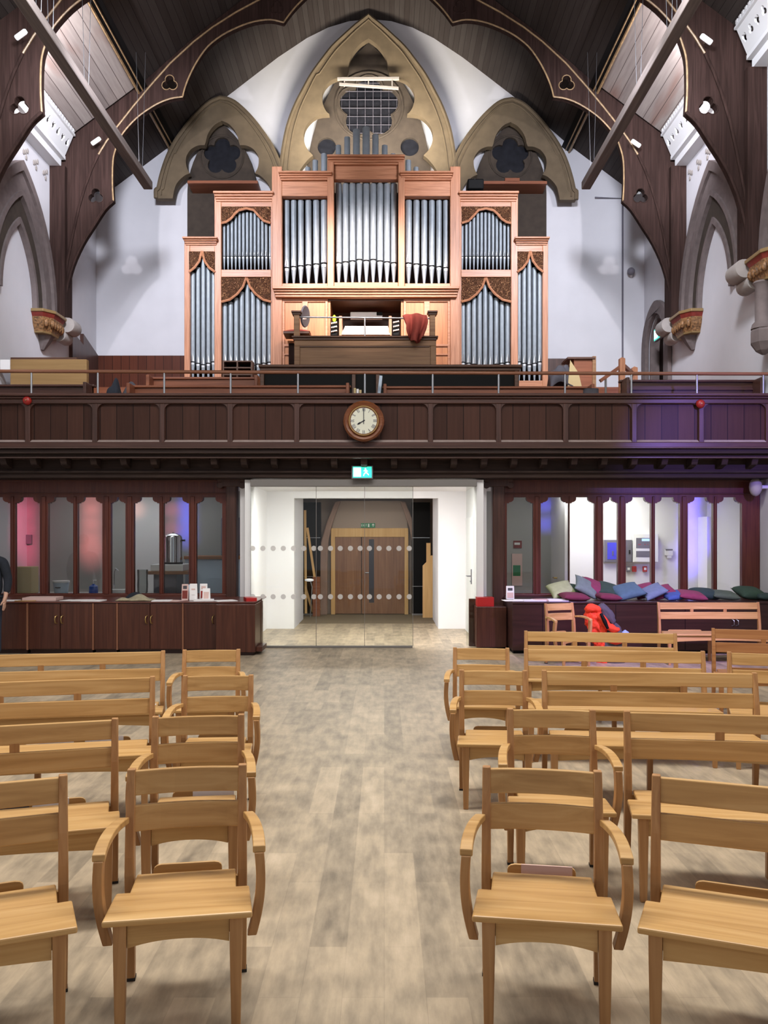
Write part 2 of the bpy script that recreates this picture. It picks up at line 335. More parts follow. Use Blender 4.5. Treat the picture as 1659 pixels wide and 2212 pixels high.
M = dict(
    frost=frosted(),
    floor=floor_mat(),
    plaster=plain('white_plaster', 'd3d3d8', 0.9, noise=0.03, nscale=2.0),
    cream=plain('cream_plaster', 'd0cabc', 0.9, noise=0.03, nscale=2.0),
    lobby=plain('lobby_paint', 'e8e7e8', 0.8, noise=0.015, nscale=2),
    grey=plain('grey_paint', 'a5a5a2', 0.8, noise=0.03, nscale=2),
    cornice=plain('cornice_plaster', 'e6e8ea', 0.8),
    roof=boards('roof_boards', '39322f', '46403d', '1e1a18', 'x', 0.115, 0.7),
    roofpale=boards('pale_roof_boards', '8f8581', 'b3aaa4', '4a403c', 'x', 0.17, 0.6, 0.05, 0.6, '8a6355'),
    truss=wood('truss_timber', '2b1f1c', '362824', '43322e', 'z', 0.5, 0.85, 0.08, 0.08),
    gilt=plain('lit_gilt_edge', '9a7f5c', 0.4, noise=0.3, nscale=14),  # gilding, paled to carry the light caught along the truss edges
    barw=wood('painted_beam', '625a56', '6f6661', '7d736d', 'y', 0.4, 0.85, 0.08, 0.1),
    stone=plain('brown_stone', '655743', 0.85, noise=0.14, nscale=5, bump=0.1),
    stone2=plain('dark_stone', '3d342c', 0.9, noise=0.2, nscale=6, bump=0.1),
    stone3=plain('grey_stone', '6d6260', 0.9, noise=0.15, nscale=7, bump=0.12),
    stone4=plain('pale_stone', 'a09994', 0.9, noise=0.08, nscale=7, bump=0.1),
    leaded=plain('dark_leaded_glass', '1b1c22', 0.3, noise=0.3, nscale=9),
    redgilt=plain('red_and_gold_carving', '7d5a38', 0.5, noise=0.7, nscale=26, bump=0.8),
    redpaint=plain('dull_red_paint', '7a2b22', 0.6, noise=0.2, nscale=12),
    goldpaint=plain('gold_paint', '8c744c', 0.45, metal=0.3),
    organz=wood('organ_oak_upright', '9c6648', 'b47b59', 'c58d6c', 'z', 0.8, 0.4),
    organx=wood('organ_oak_rail', '9c6648', 'b47b59', 'c58d6c', 'x', 0.8, 0.4),
    organp=wood('organ_oak_panel', '9a5c32', 'ae6d3e', 'bc7d4c', 'z', 0.5, 0.35),
    console=wood('console_oak', '7a5637', '8a6543', '987350', 'x', 0.6, 0.5),
    consoled=wood('console_dark_oak', '4a3022', '573a2a', '644433', 'x', 0.6, 0.45),
    carved=carved_mat(),
    pipe=plain('pipe_metal', '8f979d', 0.48, metal=0.2, noise=0.08, nscale=10),
    pipelip=plain('pipe_lip', 'd9dde0', 0.3, metal=0.5),
    black=plain('black', '0d0c0c', 0.6, spec=0.15),
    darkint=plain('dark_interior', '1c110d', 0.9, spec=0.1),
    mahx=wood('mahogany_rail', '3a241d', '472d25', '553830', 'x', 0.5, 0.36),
    mahz=wood('mahogany_upright', '3a241d', '472d25', '553830', 'z', 0.5, 0.36),
    mahb=boards('mahogany_boards_upright', '38231c', '4a3027', '1c100c', 'x', 0.255, 0.4, 0.05),
    nosing=plain('nosing_highlight', '54403a', 0.22), ledge=plain('ledge_highlight', 'a4948e', 0.25, noise=0.1, nscale=8),  # polished wood; highlights along nosing and ledge put into the paler colours
    beam=wood('dark_beam', '2b211e', '352925', '41332d', 'x', 0.4, 0.7, 0.08, 0.2),
    redwood=wood('red_mahogany', '4a211a', '592b21', '673628', 'z', 0.6, 0.35),
    redwoodx=wood('red_mahogany_rail', '44201a', '52291f', '5f3327', 'x', 0.6, 0.35),
    cab=wood('cabinet_mahogany', '3c1f17', '4a281e', '573225', 'z', 0.5, 0.3),
    cabx=wood('cabinet_top_mahogany', '4a241d', '5a3028', '683c32', 'x', 0.5, 0.28),
    cabdark=wood('counter_dark', '2a1613', '331c18', '3d231e', 'x', 0.5, 0.32),
    cabedge=wood('cabinet_edge', '6e4634', '7d523d', '8a5e47', 'z', 0.5, 0.35),
    pew=wood('pew_wood', '74412a', '854e34', '965c3f', 'x', 0.5, 0.4),
    oakx=wood('oak_along', 'a67d49', 'bb925b', 'caa46e', 'x', 0.55, 0.38),
    oakz=wood('oak_upright', '996c42', 'ab7e50', 'ba8f60', 'z', 0.7, 0.4),
    oakd=wood('oak_darker', '8d5a33', '9d6a3f', 'ab784b', 'x', 0.55, 0.4),
    foot=plain('dark_glide', '1d1714', 0.6),
    brass=plain('brass', 'b89a62', 0.3, metal=0.9),
    rail=wood('hand_rail', '6e4633', '7d523c', '8b6049', 'x', 0.5, 0.3),
    steel=plain('steel', 'a9adb2', 0.28, metal=0.9),
    chrome=plain('chrome', 'e0e0e4', 0.08, metal=1.0),
    grail=plain('grey_rail', '77736f', 0.5, metal=0.3),
    glass=glass_mat('clear_glass', 'f4f6f4', 0.9),
    glass2=glass_mat('screen_glass', 'eceeed', 0.9),
    dot=plain('frosted_dot', 'cfccca', 0.7),
    white=plain('white_paint', 'e6e6e6', 0.5), paper=plain('paper', 'f0eeee', 0.7),
    pinkpaper=plain('pink_paper', 'd8b9b2', 0.7), yellowpaper=plain('cream_card', 'c3ad7e', 0.7),
    red=plain('red_plastic', 'b01c1c', 0.4), bellred=plain('bell_red', '94221b', 0.35),
    orange=plain('orange_cloth', 'e0401c', 0.8, noise=0.1, nscale=12), brick=plain('terracotta_cloth', 'a54a3e', 0.9, noise=0.1, nscale=12),
    greycloth=plain('dark_grey_cloth', '4c4a50', 0.9, noise=0.1, nscale=14), navy=plain('navy_cloth', '1d222c', 0.9, noise=0.1),
    denim=plain('denim', '2a3040', 0.9, noise=0.1), skin=plain('skin', 'c49a84', 0.55), hair=plain('brown_hair', '2c1d15', 0.6),
    blue=plain('blue_plastic', '3158b0', 0.4), paleblue=plain('pale_blue_plastic', 'b9c9da', 0.5),
    door=wood('oak_door', '76503a', '845c42', '92694c', 'z', 0.5, 0.4), ply=wood('plywood', 'c49a62', 'cfa66e', 'd8b27c', 'z', 0.4, 0.6),
    carpet=plain('carpet', '6d5f4a', 0.95, noise=0.25, nscale=60), cardboard=wood('fibreboard', '8f7148', '99794e', 'a38356', 'x', 0.4, 0.8),
    exitg=plain('exit_green', '35dcb8', 0.4, emit=1.3), exitw=plain('exit_white', 'e8fffa', 0.4, emit=4),
    signg=plain('sign_green', '1f7a50', 0.5), clockface=plain('clock_face', 'd5d6c4', 0.5), clockwood=wood('clock_oak', '5f351e', '704127', '805032', 'x', 0.7, 0.3),
    lcd=plain('lcd_blue', 'a8ccff', 0.3, emit=0.8), panelgrey=plain('panel_grey', '6d6a74', 0.4), paneldark=plain('panel_dark', '2c2c38', 0.3),
    greenlamp=plain('green_lamp', 'b8e030', 0.4, emit=0.8), lampwhite=plain('lamp_white', 'f2f2f5', 0.4, emit=0.5),
    keys=plain('white_keys', 'f3ece0', 0.35),
)
# ================================================================== the setting
ST = dict(kind='structure')
XL, XR, YB = -6.81, 6.15, 19.6
MB().box(XL-.4, XR+.4, -2, 20, -.12, 0).build('floor', M['floor'], **ST)
MB().box(-2.6, 1.9, 16.75, 18.9, 0, .006).build('floor_mat_well', M['carpet'], **ST)
MB().box(XL-.35, XL, -2, 20, 0, 10.0).build('wall_left', M['plaster'], **ST)
def pointed(yc, hw, zs, rise, n=12):                        # right foot, apex, left foot
    R = (hw*hw+rise*rise)/(2*hw); a = math.degrees(math.asin(rise/R))
    r = arc(yc+hw-R, zs, R, 0, a, n); l = arc(yc-hw+R, zs, R, 180-a, 180, n)
    return r+l[1:]
hole = [(19.22, 4.6)]+pointed(18.6, .62, 6.05, .72)+[(17.98, 4.6)]
MB().poly([(-2, 0), (20, 0), (20, 10), (-2, 10)], XR, XR+.35, [hole], 'yz').build('wall_right', M['plaster'], **ST)
prof = [(6.3, 9.86), (6.0, 10.05), (4.66, 11.05), (3.4, 12.16), (2.19, 13.09), (1.5, 13.55), (1.0, 13.8), (.5, 13.95), (0, 14.0)]
gab = [(AX-u, z) for u, z in prof]+[(AX+u, z) for u, z in prof[-2::-1]]
MB().poly([(XL-.3, 0), (XL-.3, 9.86)]+gab+[(XR+.3, 9.86), (XR+.3, 0)], YB, YB+.3).build('wall_back', M['plaster'], **ST)
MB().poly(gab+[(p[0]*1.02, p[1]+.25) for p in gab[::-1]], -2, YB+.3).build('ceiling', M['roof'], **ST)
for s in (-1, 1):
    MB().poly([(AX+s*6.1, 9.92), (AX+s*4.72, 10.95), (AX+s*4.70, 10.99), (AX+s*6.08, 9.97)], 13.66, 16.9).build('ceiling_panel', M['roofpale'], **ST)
    MB().poly([(AX+s*4.6, 11.14), (AX+s*4.52, 10.98), (AX+s*4.68, 10.86), (AX+s*4.78, 10.98)], -2, YB).build('trim_purlin', M['black'], **ST)
    MB().tube([(AX+s*4.70, -2, 10.85), (AX+s*4.70, YB, 10.85)], .028, 6).build('trim_purlin_moulding', M['gilt'], **ST)
    MB().tube([(AX+s*4.62, -2, 10.90), (AX+s*4.62, YB, 10.90)], .016, 6).build('trim_purlin_bead', M['gilt'], **ST)
MB().box(XL, XR, 12.85, YB, 2.98, 3.12).build('ceiling_gallery', M['beam'], **ST)
MB().box(XL, XR, 13.05, 13.7, 2.68, 3.0).build('trim_beam', M['beam'], bevel=.015, **ST)
MB().box(XL, XR, 13.0, 13.12, 2.76, 2.79).build('trim_beam_fillet', M['beam'], **ST)
MB().box(XL, XR, 13.7, 18.95, 2.62, 2.72).build('ceiling_lobby', M['lobby'], **ST)
for a, b, z in ((13.0, 14.2, 3.3), (14.2, 15.2, 3.9), (15.2, YB, 4.5)):
    MB().box(XL, XR, a, b, 3.1, z).build('floor_gallery', M['pew'], **ST)
MB().box(XX(283, 15.7), XX(352, 15.7), 15.7, 15.8, 0, 2.62).build('wall_kitchen_pier', M['lobby'], **ST)
# lobby, passage, kitchen and office walls
MB().poly([(-2.28, 0), (-1.72, 0), (-1.72, 2.49), (1.03, 2.49), (1.03, 0), (1.6, 0), (1.6, 2.64), (-2.28, 2.64)], 15.8, 15.95).build('wall_lobby', M['lobby'], **ST)
MB().box(-2.34, -2.24, 13.45, 15.95, 0, 2.64).build('wall_lobby_left', M['lobby'], **ST)
MB().box(1.56, 1.66, 13.45, 15.95, 0, 2.64).build('wall_lobby_right', M['lobby'], **ST)
MB().box(XL, -2.34, 15.8, 15.95, 0, 2.64).build('wall_kitchen', M['grey'], **ST)
MB().box(3.25, XR, 15.8, 15.95, 0, 2.64).build('wall_office', M['lobby'], **ST)
MB().box(1.66, 3.25, 15.8, 15.95, 0, 2.64).build('wall_office_lobby', M['grey'], **ST)  # grey puts the dimness of this unlit stretch into the wall colour
MB().box(3.18, 3.26, 14.6, 15.8, 0, 2.64).build('wall_office_blocker', M['lobby'], **ST)  # added partition, keeps the office light off the stretch to its left
MB().box(-1.86, -1.72, 15.95, 17.5, 0, 2.64).build('wall_passage_left', M['plaster'], **ST)
MB().box(1.03, 1.17, 15.95, 17.5, 0, 2.64).build('wall_passage_right', M['plaster'], **ST)
MB().box(-2.7, -1.72, 17.5, 17.6, 0, 2.64).build('wall_passage_return', M['plaster'], **ST)
MB().box(1.03, 2.0, 17.5, 17.6, 0, 2.64).build('wall_passage_return', M['plaster'], **ST)
MB().box(-2.7, 2.0, 18.85, 19.0, 0, 2.64).build('wall_passage_back', plain('stone_paint', '9a8a80', .9, noise=.06, nscale=3), **ST)
MB().box(-2.8, -2.7, 17.5, 19, 0, 2.64).build('wall_passage_far_left', M['stone2'], **ST)
MB().box(2.0, 2.1, 17.5, 19, 0, 2.64).build('wall_passage_far_right', M['stone2'], **ST)
# skirting rails on the gallery walls
MB().box(XL, -3.85, 19.5, YB, 4.5, 6.02).build('trim_dado_back', boards('dado_boards_upright', '4a2519', '5c3122', '25110a', 'x', .2, .4), **ST)
MB().poly([(17.9, 4.5), (19.5, 4.5), (19.5, 6.02), (18.55, 6.3), (18.55, 6.05), (17.9, 6.2)], XL, XL+.08, plane='yz').build('trim_dado_left', M['mahz'], **ST)
MB().box(3.5, 4.5, 19.5, YB, 4.5, 5.95).build('trim_dado_right', M['mahz'], **ST)
# doorway high on the right wall
dr = root('stone_doorway', 'grey stone pointed doorway with dark opening on the right gallery wall', 'doorway', (XR, 18.6, 4.5))
o1 = [(19.5, 4.5)]+pointed(18.6, .92, 6.05, 1.0)+[(17.68, 4.5)]
i1 = [(17.98, 4.5)]+pointed(18.6, .62, 6.05, .72)[::-1]+[(19.22, 4.5)]
MB().poly(o1+i1, XR-.10, XR-.01, plane='yz').build('surround', M['stone3'], dr, bevel=.02)
i2 = [(18.08, 4.5)]+pointed(18.6, .52, 6.05, .60)[::-1]+[(19.12, 4.5)]
MB().poly([(19.22, 4.5)]+pointed(18.6, .62, 6.05, .72)+[(17.98, 4.5)]+i2, XR, XR+.3, plane='yz').build('inner_moulding', M['stone3'], dr, bevel=.02)
MB().poly([(19.12, 4.5)]+pointed(18.6, .52, 6.05, .60)+[(18.08, 4.5)], XR+.2, XR+.26, plane='yz').build('door_leaf', M['darkint'], dr)
# ------------------------------------------------------------------ cornices
def cornice(y0, y1, s, side, label):
    c = root('plaster_cornice', label, 'cornice', (AX+s*6.3, (y0+y1)/2, 9.3), 'white plaster cornices')
    X = lambda u: AX+s*u
    W_ = XL if s < 0 else XR
    # sloping fascia pierced by a row of trefoils
    L = y1-y0; tilt = lambda y, h: (X(6.02+h*.42), y, 10.0-h)
    m = MB(); hs = []
    n = int(L/.22)
    for k in range(n):
        yc = y0+(k+.5)*L/n
        hs.append(foil(yc, 9.74, .036, .04, 3, 90 if k % 2 else -90, 5)); 
    m.poly([(y0, 9.52), (y1, 9.52), (y1, 9.93), (y0, 9.93)], 0, .04, hs, 'yz')
    m.v = [(X(6.02+(10-v[2])*.42-v[0]), v[1], v[2]) for v in m.v]
    m.build('pierced_band', M['cornice'], c)
    b = MB(); b.add([(X(6.10), y0, 9.93), (X(6.10), y1, 9.93), (X(6.34), y1, 9.5), (X(6.34), y0, 9.5)], [(0, 1, 2, 3)]); b.build('backing', M['stone4'], c)
    d = MB()
    for k in range(int(L/.11)):
        yy = y0+(k+.5)*.11; d.box(min(X(5.96), X(6.1)), max(X(5.96), X(6.1)), yy-.032, yy+.032, 9.96, 10.02)
    d.build('dentil_row', M['cornice'], c)
    f = MB()
    for (u0, u1, z0, z1) in ((5.97, 6.2, 9.92, 9.96), (6.17, 6.5, 9.44, 9.51), (6.26, 6.5, 9.30, 9.44)):
        f.box(min(X(u0), X(u1)), max(X(u0), X(u1)), y0, y1, z0, z1)
    f.build('moulding', M['cornice'], c)
    r = MB()
    for k in range(int(L/.45)):
        yy = y0+.25+k*.45
        for dy, dz in ((0, 0), (.09, .05), (-.08, -.04), (.03, -.1)):
            xa = W_-s*.012
            r.sphere((xa, yy+dy, 9.06+dz), .012, .05, .05, 8, 5)
    r.build('carved_ornament', M['stone4'], c)
cornice(13.66, 16.9, -1, 'left', 'white pierced plaster cornice above the left wall beside the hanging beam')
cornice(13.66, 16.9, 1, 'right', 'white pierced plaster cornice on right wall between the two roof trusses')
cornice(10.0, 13.36, 1, 'right', 'white pierced plaster cornice at the top right corner, nearer than the truss')
# ------------------------------------------------------------------ roof trusses (outline of the left half, mirrored)
TY = 17.05
inner = [(795,-58),(755,-54),(720,-42),(682,-20),(650,8),(630,30),(613,53),(585,47),(550,51),(515,63),(480,81),(450,105),(428,135),(412,165),(401,193),(396,213),
         (370,217),(340,229),(305,252),(280,276),(262,300),(252,325),(246,352),(245,400),(247,437),(228,455),(205,490),(180,530),(160,575),(148,620),(141,660),(140,692)]
outer = [(117,692),(117,356),(128,346),(140,318),(146,296),(159,291)]
U = lambda p: ((795-p[0])*TY/F*1.0, H-(p[1]-HY)*TY/F)
tips = runs(inner, 3, 41); inn = [U(p) for p in smooth_line(inner, 3, 41)]; out_ = [U(p) for p in outer]
roofl = [(4.70, 11.0), (3.42, 12.12), (2.2, 13.05), (1.5, 13.5), (1.0, 13.75), (.5, 13.9), (0, 13.95)]
tref = [foil(*U((368, 184)), .072, .085, 3, 90, 8), foil(*U((209, 427)), .072, .085, 3, 90, 8)]
def truss(y, label):
    t = root('roof_truss', label, 'roof truss', (AX, y, 6.2), 'arched timber roof trusses')
    for s in (-1, 1):
        m = MB(); m.poly([(AX+s*u, z) for u, z in inn]+[(AX+s*u, z) for u, z in out_]+[(AX+s*u, z) for u, z in roofl], y-.07, y+.07,
               [[(AX+s*u, z) for u, z in h] for h in tref])
        m.build('arched_brace', M['truss'], t)
        for n_, rn in enumerate(tips):
            last = n_ == len(tips)-1; rr = [U(p) for p in rn]
            if n_ == 0: rr = rr[3:]
            MB().tube([(AX+s*u, y-.072, z) for u, z in rr], .03 if last else .016, 6).build('lower_moulding' if last else 'edge_moulding', M['truss'] if last or n_ == len(tips)-2 and False else M['gilt'], t, smooth=True)
        gl = [U(p) for p in ((600,-18),(560,5),(510,32),(460,64),(420,95),(370,141),(330,186),(290,234),(253,281),(232,310),(215,338))]
        MB().tube([(AX+s*u, y-.08, z) for u, z in gl], .018, 6).build('rib_moulding', M['gilt'], t, smooth=True)
        gl = [U(p) for p in ((215,338),(200,370),(187,405),(172,455),(160,510),(148,570),(138,640),(133,690))]
        MB().tube([(AX+s*u, y-.08, z) for u, z in gl], .03, 6).build('rib_moulding', M['truss'], t, smooth=True)
        for hc in ((368, 184), (209, 427)):
            q = foil(*U(hc), .078, .092, 3, 90, 8)
            MB().tube([(AX+s*u, y-.07, z) for u, z in q+q[:1]], .010, 5).build('trefoil_rim', M['gilt'] if hc[1] < 300 else M['truss'], t)
        q = foil(*U((598, 22)), .06, .075, 3, 90, 8)
        MB().tube([(AX+s*u, y-.07, z) for u, z in q+q[:1]], .012, 5).build('trefoil_rim', M['truss'], t)
        w0, w1 = sorted((AX+s*6.16, XL if s < 0 else XR))
        MB().box(w0+.005, w1-.005, y-.2, y+.2, 6.22, 9.3).build('wall_post', M['truss'], t)
    return t
truss(17.05, 'dark timber arched truss nearest the gable wall, its cusps beside the organ')
truss(13.5, 'dark timber arched truss nearer the camera, cut off by the top of the photo')
# corbels under the truss posts
def corbel(x, y, s, label):
    c = root('stone_corbel', label, 'corbel', (x, y, 5.7), 'pale stone corbels under the truss posts')
    def roll(z, r, d):
        MB().lathe([(0.001, -.21), (r*.92, -.21), (r, -.17), (r, .17), (r*.92, .21), (.001, .21)], (x-s*d, y, z), 18, 'y').build('roll', M['stone4'], c, smooth=True)
    roll(6.06, .16, .36); roll(5.86, .14, .2)
    MB().box(min(x, x-s*.38), max(x, x-s*.38), y-.2, y+.2, 6.02, 6.22).build('top_block', M['stone4'], c, bevel=.03)
    MB().box(min(x, x-s*.2), max(x, x-s*.2), y-.2, y+.2, 5.8, 6.03).build('lower_block', M['stone4'], c, bevel=.04)
corbel(XL+.004, 17.05, -1, 'pale stone corbel under the timber post on the left wall')
corbel(XR-.004, 17.05, 1, 'pale stone corbel under the timber post beside the lit green exit sign')
corbel(XR-.004, 13.5, 1, 'pale stone corbel under the timber post at the right edge of the photo')
# blind arches on the side walls
def warch(xw, s, y0, y1, label):
    yc = (y0+y1)/2; hw = (y1-y0)/2
    a = root('stone_arch', label, 'arch', (xw, yc, 6.13), 'stone blind arches on the side walls')
    for k, (w0, w1, d, r0, r1) in enumerate(((hw, hw-.14, .16, 2.55, 2.36), (hw-.14, hw-.42, .10, 2.36, 2.0), (hw-.42, hw-.50, .14, 2.0, 1.9), (hw-.50, hw-.78, .06, 1.9, 1.5), (hw-.78, hw-.86, .1, 1.5, 1.38))):
        o = pointed(yc, w0, 6.16, r0); i = pointed(yc, w1, 6.16, r1)
        x0, x1 = sorted((xw-s*.003, xw-s*d))
        MB().poly(o+i[::-1], x0, x1, plane='yz').build('arch_order', M['stone3'] if k != 3 else M['stone2'], a)
    return a
def capital(xw, y, s, label, drop=True):
    c = root('carved_capital', label, 'capital', (xw, y, 5.6), 'red and gold carved capitals')
    
    def half(prof, name, mat, bevel=0):
        m = MB(); secs = []
        for w, d, z in prof:
            secs.append([(xw-s*.004, y-w, z), (xw-s*d*.6, y-w, z), (xw-s*d, y-w*.55, z), (xw-s*d, y+w*.55, z), (xw-s*d*.6, y+w, z), (xw-s*.004, y+w, z)])
        m.sweep(secs).build(name, mat, c, bevel=bevel)
    half([(.50, .40, 6.16), (.50, .40, 6.10)], 'abacus', M['goldpaint'], .01)
    half([(.48, .38, 6.10), (.43, .34, 6.02)], 'red_band', M['redpaint'])
    half([(.44, .35, 6.02), (.41, .33, 5.90), (.34, .28, 5.76)], 'leaf_band', M['redgilt'])
    half([(.34, .28, 5.76), (.33, .27, 5.73)], 'lower_band', M['goldpaint'])
    for k in range(7):
        yy = y-.36+k*.12; MB().sphere((xw-s*(.32 if 0 < k < 6 else .25), yy, 5.91), .05, .06, .08, 8, 6).build('leaf', M['redgilt'], c, smooth=True)
    if drop: half([(.16, .24, 5.73), (.12, .16, 5.6), (.05, .06, 5.46)], 'pendant', M['stone3'])
    return c
warch(XL, -1, 13.72, 16.88, 'brown stone pointed blind arch with moulded orders on the left wall')
warch(XR, 1, 13.72, 16.88, 'brown stone pointed blind arch with moulded orders on the right wall')
warch(XR, 1, 10.1, 13.28, 'pale stone blind arch starting at the right edge of the photo')
capital(XL, 16.45, -1, 'red and gold carved capital under the arch on the left wall')
capital(XR, 16.45, 1, 'red and gold carved capital on the right wall near the exit sign')
c = capital(XR, 12.95, 1, 'red and gold carved capital at the right edge above a short column', False)
MB().lathe([(.13, 5.74), (.15, 5.71), (.11, 5.66), (.11, 5.12), (.15, 5.08), (.17, 5.0)], (XR-.24, 12.95, 0), 16).build('colonnette', M['stone3'], c, smooth=True)
MB().lathe([(.17, 5.0), (.20, 4.96), (.20, 4.78), (.12, 4.66), (.03, 4.6)], (XR-.22, 12.95, 0), 8).build('base_bracket', M['stone3'], c)
# ------------------------------------------------------------------ arches and windows of the gable wall
def garch(pts_out, pts_in, label, sym=797):
    pass
GY = 19.22
g = lambda p: (XX(p[0], GY), ZZ(p[1], GY))
def zip3(k, X0, Y0, l): return [(X0+x/k, Y0+y/k) for x, y in l]
cz = 1659/410
cL_out = zip3(cz, 590, 30, [(60,1460),(90,1200),(130,1000),(190,830),(260,690),(340,545),(430,420),(520,305),(620,210),(720,120),(835,30)])
cL_in_ = zip3(cz, 590, 30, [(830,225),(760,275),(705,340),(672,410),(655,500),(650,552),(560,570),(490,605),(440,670),(428,740),(440,810),(465,860),(492,885),
        (400,895),(340,930),(290,990),(268,1060),(275,1130),(300,1190),(350,1245),(300,1290),(240,1370),(205,1460)])
cL_in = smooth_line(cL_in_, 3, 48); cL_out = smooth_line(cL_out, 3, 60)
def mir(l, c): return [(2*c-x, y) for x, y in l[::-1]]
cc = 590+832/cz
def tracery(name, L_out, L_in, c, label, feet):
    t = root(name, label, 'arch', (XX(c, GY), GY, ZZ(L_out[0][1], GY)), 'stone tracery arches on the gable wall')
    o = [g(p) for p in L_out+mir(L_out, c)[1:]+mir(L_in, c)+L_in[1:]]
    MB().poly(o, GY-.05, GY+.12).build('cusped_arch', M['stone'], t, bevel=.012)
    hood = [g(p) for p in L_out+mir(L_out, c)[1:]]
    MB().tube([(x, GY-.06, z) for x, z in hood], .05, 6).build('hood_moulding', M['stone'], t, smooth=True)
    inn_ = [g(p) for p in [(c+(x-c)*1.0, y) for x, y in L_out]]
    MB().tube([(XX(c+(p[0]-c)*.92, GY), GY-.055, ZZ(p[1]+ (8 if i > 15 else 0), GY)) for i, p in enumerate(L_out+mir(L_out, c)[1:]) if True][1:-1], .022, 5).build('inner_roll', M['stone'], t, smooth=True)
    return t
tracery('tracery_arch', cL_out, cL_in, cc, 'tall brown stone cusped arch behind the organ, the highest of three', True)
sz = 1659/280
sL_out = zip3(sz, 330, 200, [(50,1365),(50,1260),(80,1240),(110,1110),(160,940),(220,790),(300,640),(390,510),(490,380),(610,250),(740,140),(865,85)])
sL_in = zip3(sz, 330, 200, [(905,372),(820,410),(750,480),(705,560),(685,640),(670,685),(590,690),(500,735),(440,820),(430,900),(445,980),(480,1045),
        (420,1070),(350,1130),(300,1200),(275,1290),(262,1365)])
sL_in = smooth_line(sL_in, 3, 48); sL_out = smooth_line(sL_out, 3, 60)
sc_ = 330+895/sz
tracery('tracery_arch', sL_out, sL_in, sc_, 'brown stone cusped arch left of the organ with its foot hanging free', True)
tracery('tracery_arch', [(2*cc-x-9, y+3) for x, y in sL_out], [(2*cc-x-9, y+3) for x, y in sL_in], 2*cc-sc_-9, 'brown stone cusped arch right of the organ with a small white spot at its point', True)
WY = 19.48
def win(c, top, hw, ybot, lobes, label, spr, inner):
    w = root('traceried_window', label, 'window', (XX(c, WY), WY, ZZ(ybot, WY)), 'dark traceried windows in the gable wall')
    X = lambda x: XX(x, WY); Z = lambda y: ZZ(y, WY)
    rise = (spr-top)*WY/F; hwm = hw*WY/F
    P_ = [(X(c)+hwm, Z(ybot))]+pointed(X(c), hwm, Z(spr), rise, 10)+[(X(c)-hwm, Z(ybot))]
    MB().poly(P_, WY-.02, YB-.005, lobes).build('stone_frame', M['stone2'], w)
    MB().poly([(x*.999+X(c)*.001, z-.01) for x, z in P_], YB-.06, YB-.008).build('leaded_glass', M['leaded'], w)
    for q, r in inner: MB().tube([(x, WY-.03, z) for x, z in q+q[:1]], r, 6).build('tracery_ring', M['stone2'], w, smooth=True)
    return w
px = WY/F
def disc(x, y, r): return arc(XX(x, WY), ZZ(y, WY), r*px, 0, 360, 20)[:-1]
def quat(x, y, R, r, n, ph): return foil(XX(x, WY), ZZ(y, WY), R*px, r*px, n, ph, 7)
w = win(797, 92, 134, 620, [quat(797, 233, 36, 29, 5, 90), disc(706, 318, 20), disc(885, 318, 20)], 'dark leaded window with ringed cinquefoil behind the tall centre arch', 395,
    [(arc(XX(797, WY), ZZ(230, WY), 73*px, 0, 360, 32)[:-1], .03), (quat(797, 233, 38, 32, 5, 90), .02)])
m = MB()
for i in range(8): 
    m.box(XX(738+i*17, WY)-.0025, XX(738+i*17, WY)+.0025, WY-.012, WY, ZZ(300, WY), ZZ(172, WY))
for j in range(7): m.box(XX(734, WY), XX(860, WY), WY-.012, WY, ZZ(180+j*18, WY)-.0025, ZZ(180+j*18, WY)+.0025)
m.build('wire_guard', M['panelgrey'], w)
m = MB(); m.bar((XX(729, 19), 18.98, ZZ(172, 19)), (XX(862, 19), 18.98, ZZ(171, 19)), .07, .05).bar((XX(733, 19), 18.98, ZZ(183, 19)), (XX(861, 19), 18.98, ZZ(192, 19)), .05, .05)
for x in (744, 796, 847): m.bar((XX(x, 19), 18.98, ZZ(172, 19)), (XX(x, 19), 18.98, ZZ(188, 19)), .025, .025, (0, 1, 0))
m.build('lighting_batten', M['stone4'], label='pale double lighting batten fixed across the tall centre window', cat='lamp')
for (c, sg) in ((sc_-1, 1), (2*cc-sc_-8, -1)):
    win(c, 268, 75 if sg > 0 else 78, 560, [quat(c, 338, 24, 17, 5, 90)], 'dark traceried window %s of the organ behind its cusped arch' % ('left' if sg > 0 else 'right'), 420,
        [(arc(XX(c, WY), ZZ(340, WY), 46*px, 0, 360, 24)[:-1], .022)])
for (xa, xb, y, lb) in ((407, 558, 397, 'brown timber shelf rail across the window left of the organ'), (1043, 1180, 398, 'brown timber shelf rail across the window right of the organ')):
    MB().box(XX(xa, 19.0), XX(xb, 19.0), 18.9, 19.47, ZZ(y+3, 19), ZZ(y-3, 19)).build('timber_rail', M['pew'], label=lb, cat='rail')
MB().box(XX(1090, 18.95), XX(1122, 18.95), 18.9, 19.02, ZZ(394.5, 18.95), ZZ(386, 18.95)).build('wooden_box', M['pew'], bevel=.01, label='small brown wooden block on the rail right of the organ', cat='block')
MB().box(XX(1008, 17.3), XX(1043, 17.3), 17.1, 17.5, ZZ(416, 17.3), ZZ(394, 17.3)).build('black_case', M['black'], bevel=.03, label='black equipment case on top of the right organ tower', cat='case')
# ================================================================== pipe organ
OY = 16.5
ox = lambda p: XX(p, OY)
oz = lambda p: ZZ(p, OY)
organ = root('pipe_organ', 'large oak pipe organ with silver pipes standing on the gallery', 'organ', (ox(791), OY, 4.5))
def ob(m, x0, x1, y0, y1, d0=0.0, d1=0.12): return m.box(ox(x0), ox(x1), OY+d0, OY+d1, oz(y1), oz(y0))
def mirp(x): return 1582-x
BOT = 862
